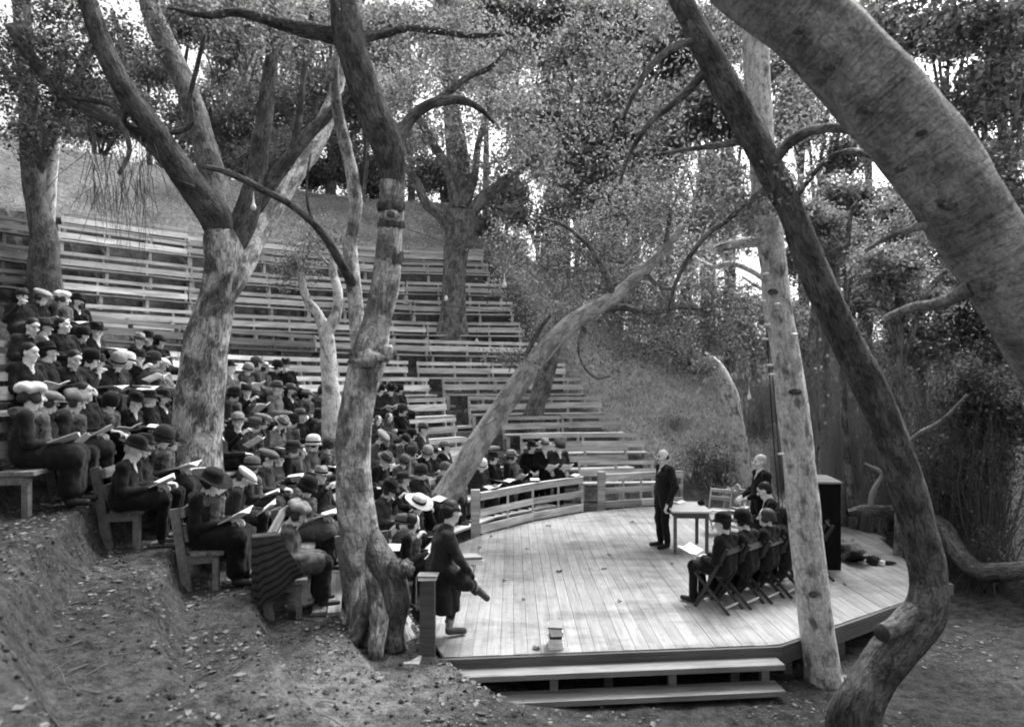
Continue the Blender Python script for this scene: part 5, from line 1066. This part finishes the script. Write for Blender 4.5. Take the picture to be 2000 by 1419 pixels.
def twigs(starts, ends, r0, rg, sides=3):
    """many thin bent twigs in one mesh"""
    n = len(starts); ts = np.linspace(0, 1, 5); mid = (starts + ends) / 2 + rg.normal(size=(n, 3)) * np.linalg.norm(ends - starts, axis=1)[:, None] * .12
    vs, fs, o = [], [], 0
    p = (1 - ts)[None, :, None] ** 2 * starts[:, None] + 2 * (ts * (1 - ts))[None, :, None] * mid[:, None] + (ts ** 2)[None, :, None] * ends[:, None]
    t = ends - starts; t /= np.linalg.norm(t, axis=1)[:, None] + 1e-9; u = np.cross(t, (0.31, .2, .93)); u /= np.linalg.norm(u, axis=1)[:, None] + 1e-9; w = np.cross(t, u)
    th = np.linspace(0, 2 * math.pi, sides, endpoint=False); r = r0 * (1 - .8 * ts)
    ring = u[:, None, None] * np.cos(th)[None, None, :, None] + w[:, None, None] * np.sin(th)[None, None, :, None]
    v = p[:, :, None] + ring * r[None, :, None, None]; v = v.reshape(-1, 3)
    i = np.arange(n * 5 * sides).reshape(n, 5, sides); j = np.roll(i, -1, 2)
    f = np.stack([i[:, :-1], j[:, :-1], j[:, 1:], i[:, 1:]], -1).reshape(-1, 4)
    return v, f
def crown(parent, org, blobs, m, per=16, sig=.14, size=.07, seed=1, tw=None, tr=.006, droop=0., name='crown', twm=None, aspect=.55, shell=.45):
    rg = np.random.default_rng(seed); c, cl = clumps(blobs, rg, per, sig, shell); v, f = leaf_cloud(c, size, rg, droop, aspect)
    o = obj(name, pydata(name, v - np.array(org), f), m, parent); o['kind'] = 'stuff'
    if tw is None: tw = .35
    if tw:
        st, en = [], []
        i = 0
        for b, r, k in blobs:
            q = cl[i:i + k]; i += k; s = q[rg.random(k) < tw]
            if len(s) < 2: continue
            h = np.array(b) + (s - np.array(b)) * rg.uniform(.0, .55, (len(s), 1)) - np.array((0, 0, .15)) * np.array(r)
            st.append(h); en.append(s)
        if st:
            tv, tf = twigs(np.concatenate(st), np.concatenate(en), tr, rg); obj('twigs', pydata('twigs', tv - np.array(org), tf), twm or M['twig'], parent)['kind'] = 'stuff'
    return o
def B(x, y, d, rx, ry, k, rd=None):
    """foliage mass given by photograph column / row / distance and radii in photograph pixels"""
    p = P(x, y, d); s = d / F; return ((p.x, p.y, p.z), (rx * s, (rd or (rx + ry) / 2 * s), ry * s), k)
def tcrown(key, blobs, m, **kw): e, org = TREES[key]; return crown(e, org, blobs, m, **kw)
tcrown('lean', [B(1060, 520, 13.5, 90, 60, 130), B(1150, 460, 13.4, 110, 70, 190), B(1210, 550, 13.8, 110, 60, 190), B(1290, 620, 13.6, 110, 60, 190), B(1340, 500, 13.7, 110, 80, 190), B(1410, 590, 13.2, 80, 70, 150), B(1260, 680, 12.7, 90, 40, 90),
                B(1390, 665, 13, 75, 40, 90), B(1120, 620, 13.8, 80, 40, 80), B(1260, 400, 12.5, 130, 60, 150), B(1010, 560, 12.1, 60, 50, 60), B(1000, 700, 12.2, 60, 22, 26), B(985, 470, 12.2, 60, 40, 40)], M['leaf_oak'], per=17, sig=.13, size=.062, seed=2, tw=.5)
tcrown('cross', [B(1300, 20, 7.2, 110, 50, 50), B(1150, 50, 7.8, 90, 50, 40), B(1200, 120, 7.8, 110, 60, 60), B(1300, 200, 7.6, 110, 70, 60), B(1180, 280, 7.8, 110, 70, 46), B(1380, 330, 7.4, 80, 60, 40), B(1260, 340, 7.6, 90, 50, 40), B(1400, 90, 7.4, 80, 40, 30), B(1560, 350, 6.6, 60, 40, 26), B(1460, 420, 6.9, 60, 40, 26), B(1120, 200, 8, 80, 70, 40), B(1060, 330, 8, 60, 50, 14), B(1460, 400, 6.6, 40, 24, 16)], M['leaf_mid'], per=13, sig=.10, size=.055, seed=3, tw=.6, tr=.004)
tcrown('swept', [B(1760, 20, 5.6, 90, 50, 40), B(1900, 40, 5.6, 90, 60, 50), B(1900, 200, 5.6, 90, 70, 60), B(1950, 360, 5.6, 70, 70, 60), B(1820, 110, 6, 90, 60, 30), B(1930, 480, 5.8, 60, 50, 36), B(1980, 90, 5.6, 80, 60, 40), B(1700, 60, 5.2, 70, 50, 20)], M['leaf_dark'], per=18, sig=.10, size=.06, seed=4, tr=.004)
tcrown('big', [B(120, 20, 8.6, 100, 50, 60), B(360, 10, 9.6, 90, 40, 40), B(60, 90, 8.6, 70, 60, 50), B(150, 150, 8.8, 70, 60, 60), B(110, 220, 8.8, 70, 40, 36), B(230, 60, 9, 60, 50, 36), B(420, 60, 10, 100, 50, 50), B(290, 190, 9.4, 50, 50, 20), B(560, 120, 10.3, 80, 70, 50), B(20, 180, 8.6, 50, 80, 40), B(480, 180, 10.4, 60, 60, 26)], M['leaf_dark'], per=16, sig=.12, size=.065, seed=5, tr=.005)
tcrown('mid', [B(480, 20, 7.3, 90, 40, 40), B(640, 10, 7.6, 90, 40, 40), B(900, 20, 8.2, 110, 40, 50), B(860, 90, 8.4, 130, 45, 70), B(960, 160, 8.6, 100, 60, 60), B(560, 60, 7.6, 90, 40, 40), B(760, 40, 7.8, 100, 30, 40), B(1010, 110, 8.6, 90, 60, 50), B(900, 240, 8.3, 60, 40, 20)], M['leaf_mid'], per=13, sig=.11, size=.055, seed=6, tw=.6, tr=.004)
tcrown('midfar', [B(800, 180, 23, 80, 70, 70), B(900, 120, 24, 100, 80, 110), B(1000, 220, 24, 90, 80, 100), B(860, 260, 23, 70, 50, 36), B(780, 280, 22.5, 50, 40, 26), B(1050, 320, 24, 70, 60, 60), B(960, 320, 23, 60, 40, 30)], M['leaf_far'], per=20, sig=.3, size=.15, seed=7, tr=.012)
tcrown('sapling', [B(585, 510, 13, 48, 38, 60), B(560, 540, 13, 30, 26, 30), B(655, 470, 13.3, 40, 40, 34), B(610, 460, 13.2, 36, 36, 30)], M['leaf_oak'], per=15, sig=.12, size=.065, seed=8)
tcrown('bent', [B(1330, 650, 16.5, 70, 50, 60), B(1375, 720, 16.4, 30, 25, 20), B(1280, 640, 16.6, 60, 40, 40)], M['leaf_oak'], per=15, sig=.15, size=.075, seed=9)
tcrown('stump', [B(1105, 600, 19, 70, 50, 40), B(1040, 640, 19, 40, 30, 16)], M['leaf_oak'], per=14, sig=.17, size=.085, seed=10)
tcrown('left1', [B(40, 120, 17, 80, 80, 70), B(140, 100, 17.3, 90, 80, 70), B(60, 260, 17.2, 60, 50, 36), B(170, 200, 17.5, 60, 50, 40), B(230, 90, 17.5, 60, 60, 30)], M['leaf_dark'], per=18, sig=.22, size=.11, seed=11, tr=.01)
tcrown('left2', [B(130, 60, 18, 50, 60, 26)], M['leaf_mid'], per=16, sig=.2, size=.1, seed=12)
tcrown('wired', [B(1395, 490, 7.7, 60, 30, 30), B(1360, 540, 8.2, 50, 40, 30), B(1450, 60, 7.6, 70, 50, 24), B(1560, 130, 7.8, 60, 60, 26), B(1570, 250, 7.8, 60, 70, 40)], M['leaf_mid'], per=14, sig=.1, size=.055, seed=13, tr=.004)
FB = {0: [(1070, 300, 34, 90, 70)], 1: [(885, 130, 36, 120, 80), (960, 90, 36, 100, 60)], 2: [(660, 240, 33, 90, 110), (600, 150, 33, 90, 80)], 3: [(1180, 200, 31, 130, 110), (1230, 320, 31, 110, 80)], 4: [(1350, 420, 25, 110, 90), (1290, 520, 25, 80, 70)]}
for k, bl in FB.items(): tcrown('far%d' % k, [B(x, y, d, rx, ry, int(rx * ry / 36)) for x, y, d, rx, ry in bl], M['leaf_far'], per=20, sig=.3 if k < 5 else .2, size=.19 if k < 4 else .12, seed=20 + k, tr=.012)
# more trees on the hillside and on the right bank: each with its own trunk and crown
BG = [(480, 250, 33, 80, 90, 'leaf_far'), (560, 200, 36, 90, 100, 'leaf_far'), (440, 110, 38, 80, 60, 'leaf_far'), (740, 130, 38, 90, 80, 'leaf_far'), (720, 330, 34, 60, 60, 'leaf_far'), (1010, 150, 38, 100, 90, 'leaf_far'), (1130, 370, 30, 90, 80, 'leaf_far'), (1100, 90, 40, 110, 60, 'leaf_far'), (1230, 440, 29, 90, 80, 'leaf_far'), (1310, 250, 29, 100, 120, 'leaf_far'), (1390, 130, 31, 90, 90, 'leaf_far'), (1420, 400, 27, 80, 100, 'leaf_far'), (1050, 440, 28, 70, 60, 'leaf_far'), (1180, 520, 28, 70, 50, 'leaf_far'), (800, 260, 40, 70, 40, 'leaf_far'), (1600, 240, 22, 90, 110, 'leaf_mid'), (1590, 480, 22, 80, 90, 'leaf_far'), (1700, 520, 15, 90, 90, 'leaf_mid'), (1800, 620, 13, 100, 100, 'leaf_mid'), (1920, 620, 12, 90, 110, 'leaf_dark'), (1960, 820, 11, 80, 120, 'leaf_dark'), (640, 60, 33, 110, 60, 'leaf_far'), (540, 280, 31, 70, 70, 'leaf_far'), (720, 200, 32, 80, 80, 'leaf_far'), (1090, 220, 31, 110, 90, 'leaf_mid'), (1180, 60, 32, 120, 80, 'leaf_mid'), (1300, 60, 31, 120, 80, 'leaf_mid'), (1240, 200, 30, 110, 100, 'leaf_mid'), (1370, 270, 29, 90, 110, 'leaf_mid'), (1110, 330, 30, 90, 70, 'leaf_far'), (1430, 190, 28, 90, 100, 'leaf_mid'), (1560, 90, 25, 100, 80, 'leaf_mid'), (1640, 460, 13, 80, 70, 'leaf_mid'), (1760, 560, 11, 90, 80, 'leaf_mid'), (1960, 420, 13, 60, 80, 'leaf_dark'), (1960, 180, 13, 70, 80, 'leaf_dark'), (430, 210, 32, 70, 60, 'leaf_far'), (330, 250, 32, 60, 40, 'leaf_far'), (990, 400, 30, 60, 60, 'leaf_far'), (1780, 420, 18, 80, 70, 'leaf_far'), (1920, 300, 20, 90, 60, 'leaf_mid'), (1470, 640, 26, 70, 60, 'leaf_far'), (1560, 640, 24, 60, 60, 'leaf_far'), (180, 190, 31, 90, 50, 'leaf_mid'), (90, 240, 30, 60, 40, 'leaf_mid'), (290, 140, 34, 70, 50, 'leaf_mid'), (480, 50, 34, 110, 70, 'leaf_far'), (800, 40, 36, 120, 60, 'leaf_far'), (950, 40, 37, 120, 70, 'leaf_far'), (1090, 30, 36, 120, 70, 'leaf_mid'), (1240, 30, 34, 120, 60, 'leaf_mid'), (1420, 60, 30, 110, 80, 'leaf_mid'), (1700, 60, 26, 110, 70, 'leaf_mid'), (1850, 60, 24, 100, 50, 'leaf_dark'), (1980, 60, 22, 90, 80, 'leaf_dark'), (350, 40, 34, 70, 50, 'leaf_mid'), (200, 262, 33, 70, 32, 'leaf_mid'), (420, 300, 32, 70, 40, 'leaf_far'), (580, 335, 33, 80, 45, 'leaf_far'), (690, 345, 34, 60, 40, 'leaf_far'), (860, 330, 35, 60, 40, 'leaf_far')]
BG += [(1690, 395, 20, 90, 80, 'leaf_mid'), (1770, 470, 17, 80, 70, 'leaf_mid')]
WH = ['behind the great sycamore', 'behind the pale alder', 'on the skyline at upper left', 'high above the knotted alder', 'beside the knotted alder', 'above the stout sycamore', 'above the leaning oak', 'on the skyline at top centre', 'behind the oak crown', 'right of top centre', 'near the top of the wired alder', 'left of the wired alder', 'at the upper right end of the benches', 'over the bare slope', 'on the skyline behind the stout sycamore', 'behind the crossing trunks', 'between the two crossing trunks', 'right of the crossing trunks', 'on the right bank', 'under the sweeping trunk at right edge', 'at the right edge above the ground', 'near the top left of centre', 'between the great sycamore and the alder', 'right behind the knotted alder', 'in the canopy above the stout sycamore', 'in the upper canopy at centre', 'in the upper canopy right of centre', 'in the canopy above the oak crown', 'beside the dark leaning trunk', 'right of the stout sycamore', 'between the dark trunk and the canopy', 'at the top between the right trunks', 'close behind the crossing trunks', 'close on the right bank', 'at the right edge, mid height', 'at the upper right edge', 'behind the upper limbs of the great sycamore', 'on the hill left of the great sycamore', 'behind the right limb of the stout sycamore', 'below the sweeping trunk', 'on the skyline at far right', 'behind the bent trunk', 'behind the wired alder at mid height', 'on the ridge at left', 'on the ridge at the far left', 'on the ridge between the left limbs', 'topmost left of centre', 'topmost behind the knotted alder', 'topmost above the stout sycamore', 'topmost at centre', 'topmost right of centre', 'topmost by the dark leaning trunk', 'topmost behind the sweeping trunk', 'topmost at right', 'at the top right corner', 'topmost between the great sycamore limbs', 'low on the ridge at left', 'low on the ridge behind the great fork', 'low on the ridge left of the knotted alder', 'low on the ridge right of the knotted alder', 'low on the ridge behind the stout sycamore']
WH += ['filling the gap between the crossing trunks', 'beneath the sweeping trunk at mid height']
for k, (x, y, d, rx, ry, m) in enumerate(BG):
    p = P(x, y, d); gz = float(ground_z(p.x, p.y)); org = (p.x, p.y, min(gz, p.z - .5) - .1); s = d / F
    e = empty('oak_tree', T(*org), '%s oak %s' % ('dark leafy' if m == 'leaf_dark' else 'grey leafy' if m == 'leaf_mid' else 'pale distant', WH[k]), 'tree', 'trees around the bowl')
    h = p.z - org[2]; rg = random.Random(k); ln = rg.uniform(-.4, .4)
    kk = .55 if d < 20 else 1.0
    stem('trunk', [(p.x - ln, p.y, org[2], kk * (.09 + .012 * h)), (p.x - ln * .3, p.y, org[2] + h * .4, kk * (.08 + .007 * h)), (p.x, p.y, org[2] + h * .8, kk * .07), (p.x + ln, p.y, p.z + ry * s * .5, .05)], M['bark_mid'], e, 10, org=org)
    for q in range(4):
        a = rg.uniform(0, 6.28); stem('limb', [(p.x - ln * .2, p.y, org[2] + h * rg.uniform(.5, .75), kk * .07), (p.x + math.cos(a) * rx * s * .45, p.y + math.sin(a) * .5, p.z + rg.uniform(-.3, .3) * ry * s, .045), (p.x + math.cos(a) * rx * s * .85, p.y + math.sin(a), p.z + rg.uniform(-.2, .8) * ry * s, .02)], M['bark_mid'], e, 7, org=org)
    bl = []
    for q in range(7): bl.append(B(x + rg.uniform(-.75, .75) * rx, y + rg.uniform(-.7, .7) * ry, d + rg.uniform(-1, 1) * rx * s * .5, rx * rg.uniform(.35, .6), ry * rg.uniform(.35, .55), int(rx * ry / 120) + 8))
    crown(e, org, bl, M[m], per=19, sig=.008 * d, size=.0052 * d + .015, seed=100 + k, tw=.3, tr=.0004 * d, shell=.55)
# shrubs
def shrub(x, y, d, rx, ry, label, m, k, per=9, size=.05, twm='twig', nst=60, seed=1, leafy=1.0):
    p = P(x, y + ry, d); gz = float(ground_z(p.x, p.y)); org = (p.x, p.y, gz - .05); s = d / F; rg = np.random.default_rng(seed)
    top = max(.4, P(x, y - ry, d).z - gz)
    e = empty('shrub', T(*org), label, 'shrub', 'shrubs and brush around the stage')
    st = np.stack([rg.normal(size=nst) * .25 * rx * s, rg.normal(size=nst) * .25 * rx * s, np.zeros(nst)], 1)
    en = np.stack([rg.normal(size=nst) * .55 * rx * s, rg.normal(size=nst) * .4 * rx * s, rg.uniform(.45, 1.05, nst) * top], 1)
    s2 = st + (en - st) * rg.uniform(.3, .8, (nst, 1)); s2 = np.repeat(s2, 4, 0); e2 = s2 + rg.normal(size=s2.shape) * np.array((.22, .2, .25)) * (rx * s)
    v1, f1 = twigs(st, en, .010, rg, 4); v2, f2 = twigs(s2, e2, .0045, rg, 3)
    obj('stems', pydata('stems', np.vstack([v1, v2]), np.vstack([f1, f2 + len(v1)])), M[twm], e)['kind'] = 'stuff'
    if leafy:
        c, cl = clumps([((0, 0, top * .6), (rx * s, rx * s * .7, top * .45), k)], rg, per, .1 if d < 25 else .22, .6); v, f = leaf_cloud(c, size, rg); obj('leaves', pydata('leaves', v, f), M[m], e)['kind'] = 'stuff'
    return e
for k, a in enumerate(((1360, 900, 17, 60, 60, 'leafy dark bush behind the table and empty chairs', 'leaf_oak', 90, 14, .06, 'twig', 40), (1405, 920, 16.8, 45, 50, 'dense bush at the foot of the bent trunk', 'leaf_dark', 70, 14, .06, 'twig', 40), (1320, 830, 20, 40, 26, 'low scrub on the bare slope right of the benches', 'leaf_oak', 26, 9, .06, 'twigpale', 40),
        (1535, 860, 16, 50, 70, 'dry brush between the bent trunk and the wired alder', 'leaf_mid', 24, 7, .05, 'twigpale', 110), (1660, 860, 15, 70, 80, 'tangle of dry brush behind the telegraph pole', 'leaf_mid', 20, 6, .05, 'twigpale', 130), (1700, 960, 13, 60, 60, 'dry pale twigs behind the black cabinet', 'leaf_mid', 12, 6, .05, 'twigpale', 120),
        (1860, 960, 11.5, 90, 80, 'dark leafy brush on the right bank behind the fallen limb', 'leaf_dark', 110, 12, .055, 'twig', 120), (1930, 1060, 10, 60, 60, 'brush at the right edge above the bare ground', 'leaf_dark', 50, 9, .05, 'twig', 90), (1760, 860, 13, 80, 80, 'mixed brush right of the telegraph pole', 'leaf_mid', 60, 9, .055, 'twig', 120),
        (1480, 760, 19, 70, 70, 'tall brush left of the wired alder at mid height', 'leaf_mid', 60, 10, .06, 'twigpale', 110), (1580, 740, 18, 70, 80, 'tall pale brush between the two right trunks', 'leaf_mid', 50, 9, .06, 'twigpale', 130), (1700, 760, 16, 70, 70, 'grey thicket right of the pole top', 'leaf_mid', 70, 10, .06, 'twigpale', 110),
        (1640, 720, 13.5, 60, 90, 'pale dry brush in front of the telegraph pole', 'leaf_mid', 40, 8, .05, 'twigpale', 150), (1820, 760, 12, 90, 90, 'tall grey brush right of the dark leaning trunk', 'leaf_mid', 110, 11, .055, 'twigpale', 140), (1930, 880, 10.5, 80, 90, 'dense dark brush at the right edge', 'leaf_dark', 110, 11, .05, 'twig', 130), (1880, 720, 11, 100, 100, 'tall dark brush below the sweeping trunk', 'leaf_dark', 330, 14, .06, 'twig', 90), (1760, 660, 14, 90, 100, 'tall mixed brush behind the dark leaning trunk', 'leaf_mid', 330, 14, .065, 'twigpale', 80), (1660, 620, 17, 80, 90, 'tall pale brush above the telegraph pole', 'leaf_mid', 300, 14, .075, 'twigpale', 80), (1540, 760, 20, 60, 60, 'low pale brush seen left of the wired alder', 'leaf_far', 60, 10, .07, 'twigpale', 110))):
    shrub(*a[:5], a[5], a[6], a[7], a[8], a[9], a[10], a[11], seed=300 + k)
for k, (x, y, d) in enumerate(((1140, 585, 26), (1215, 600, 25.5), (1290, 590, 25), (1370, 600, 24.5), (1450, 610, 24), (1530, 590, 23))):
    shrub(x, y, d, 62, 62, 'leafy thicket bush above the bare slope, %s from the left' % ORD[k], 'leaf_far', 170, 13, .13, 'twigpale', 40, seed=500 + k)
for k in range(13):
    x = 110 + k * 72; yr = float(np.interp(x, [100, 300, 600, 900, 1000], [300, 345, 365, 385, 400]))
    shrub(x, yr - 12, 33.5 + (k % 3) * .8, 52, 44 + 8 * (k % 2), 'leafy bush on the ridge above the benches, %s from the left' % ORD[k], 'leaf_far', 95, 13, .17, 'twig', 30, seed=400 + k)
# drooping dead twigs below the left limb of the great sycamore
e, org = TREES['big']; rg = np.random.default_rng(77)
st = np.array([P(rg.uniform(170, 300), rg.uniform(260, 380), 8.5 + rg.uniform(-.3, .3)) for _ in range(90)]); en = st + np.stack([rg.normal(size=90) * .16, rg.normal(size=90) * .15, -rg.uniform(.3, 1.3, 90)], 1)
v, f = twigs(st, en, .006, rg); obj('drooping_twigs', pydata('drooping_twigs', v - np.array(org), f), M['twig'], e)['kind'] = 'stuff'
# ---------------------------------------------------------------- litter and dry grass
def on_ground(xy): return np.stack([xy[:, 0], xy[:, 1], ground_z(xy[:, 0], xy[:, 1])], 1)
rg = np.random.default_rng(5); inst = np.array(ST)
def inside(p):
    r = np.zeros(len(p), bool)
    for (xa, ya), (xb, yb) in zip(ST, ST[1:] + ST[:1]):
        c = ((p[:, 1] > ya) != (p[:, 1] > yb)) & (p[:, 0] < (xb - xa) * (p[:, 1] - ya) / (yb - ya + 1e-9) + xa); r ^= c
    return r
xy = np.concatenate([np.stack([rg.uniform(-6.5, 0, 20000), rg.uniform(2.6, 8.5, 20000)], 1), np.stack([rg.uniform(-1, 8.5, 5000), rg.uniform(5.6, 8.6, 5000)], 1), np.stack([rg.uniform(4, 12, 3000), rg.uniform(8, 14, 3000)], 1), np.stack([rg.uniform(2, 9, 7000), rg.uniform(15.5, 26, 7000)], 1)])
dens = vnoise(np.stack([xy[:, 0] * 1.3, xy[:, 1] * 1.3, xy[:, 0] * 0], 1), 11); xy = xy[(rg.random(len(xy)) < .3 + .9 * dens) & ~inside(xy)]
c = on_ground(xy); c[:, 2] += .012; v, f = leaf_cloud(c, .058 * rg.choice([.5, .7, 1, 1.6], len(c), p=[.35, .35, .22, .08]), rg, 0, .6); v = v.reshape(-1, 4, 3); v[..., 2] = c[:, None, 2] + (v[..., 2] - c[:, None, 2]) * .28 + .004
o = obj('leaf_litter', pydata('leaf_litter', v.reshape(-1, 3), f), M['leaf_dead']); o['kind'] = 'stuff'
def grass(name, xy, h, wd, m):
    c = on_ground(xy); n = len(c); a = rg.uniform(0, 6.28, n); hh = h * rg.uniform(.4, 1.3, n); l = rg.normal(size=(n, 2)) * hh[:, None] * .45
    w = np.stack([np.cos(a), np.sin(a), a * 0], 1) * wd; tip = c + np.stack([l[:, 0], l[:, 1], hh], 1)
    v = np.stack([c - w, c + w, tip], 1).reshape(-1, 3); o = obj(name, pydata(name, v, np.arange(n * 3).reshape(n, 3)), m); o['kind'] = 'stuff'; return o
q = np.stack([rg.uniform(1.0, 13, 26000), rg.uniform(14, 32, 26000)], 1); d_ = .894 * (q[:, 0] - 4.5) + .447 * (q[:, 1] - 16); grass('dry_slope_grass', q[(d_ > .7) & ~inside(q)], .15, .02, M['grass'])
q = np.stack([rg.uniform(-32, 3, 50000), rg.uniform(18, 40, 50000)], 1); nn_ = n_of(q[:, 0], q[:, 1]); grass('hillside_grass', q[nn_ > 12.9], .1, .02, M['grass'])

# fallen sticks in the litter
q = np.stack([rg.uniform(-6, 0, 130), rg.uniform(3, 7.6, 130)], 1); a = on_ground(q) + np.array((0, 0, .012)); an = rg.uniform(0, 6.28, 130); L = rg.uniform(.1, .4, 130); q2 = q + np.stack([np.cos(an) * L, np.sin(an) * L], 1); b = on_ground(q2) + np.array((0, 0, .015))
v, f = twigs(a, b, .006, rg, 4); o = obj('stick_litter', pydata('stick_litter', v, f), M['twig']); o['kind'] = 'stuff'
# clods and pebbles on the bank
q = np.stack([rg.uniform(-6.5, .2, 2600), rg.uniform(2.8, 8, 2600)], 1); c = on_ground(q[~inside(q)]); n = len(c); r = .008 + .022 * rg.random(n) ** 3
oct_ = np.array([(1, 0, 0), (0, 1, 0), (-1, 0, 0), (0, -1, 0), (0, 0, 1), (0, 0, -.6)], float); v = c[:, None] + oct_[None] * r[:, None, None] * rg.uniform(.6, 1.4, (n, 6, 1))
fo = np.array([(0, 1, 4), (1, 2, 4), (2, 3, 4), (3, 0, 4), (1, 0, 5), (2, 1, 5), (3, 2, 5), (0, 3, 5)]); f = (np.arange(n)[:, None, None] * 6 + fo[None]).reshape(-1, 3)
o = obj('earth_clods', pydata('earth_clods', v.reshape(-1, 3), f), M['ground']); o['kind'] = 'stuff'
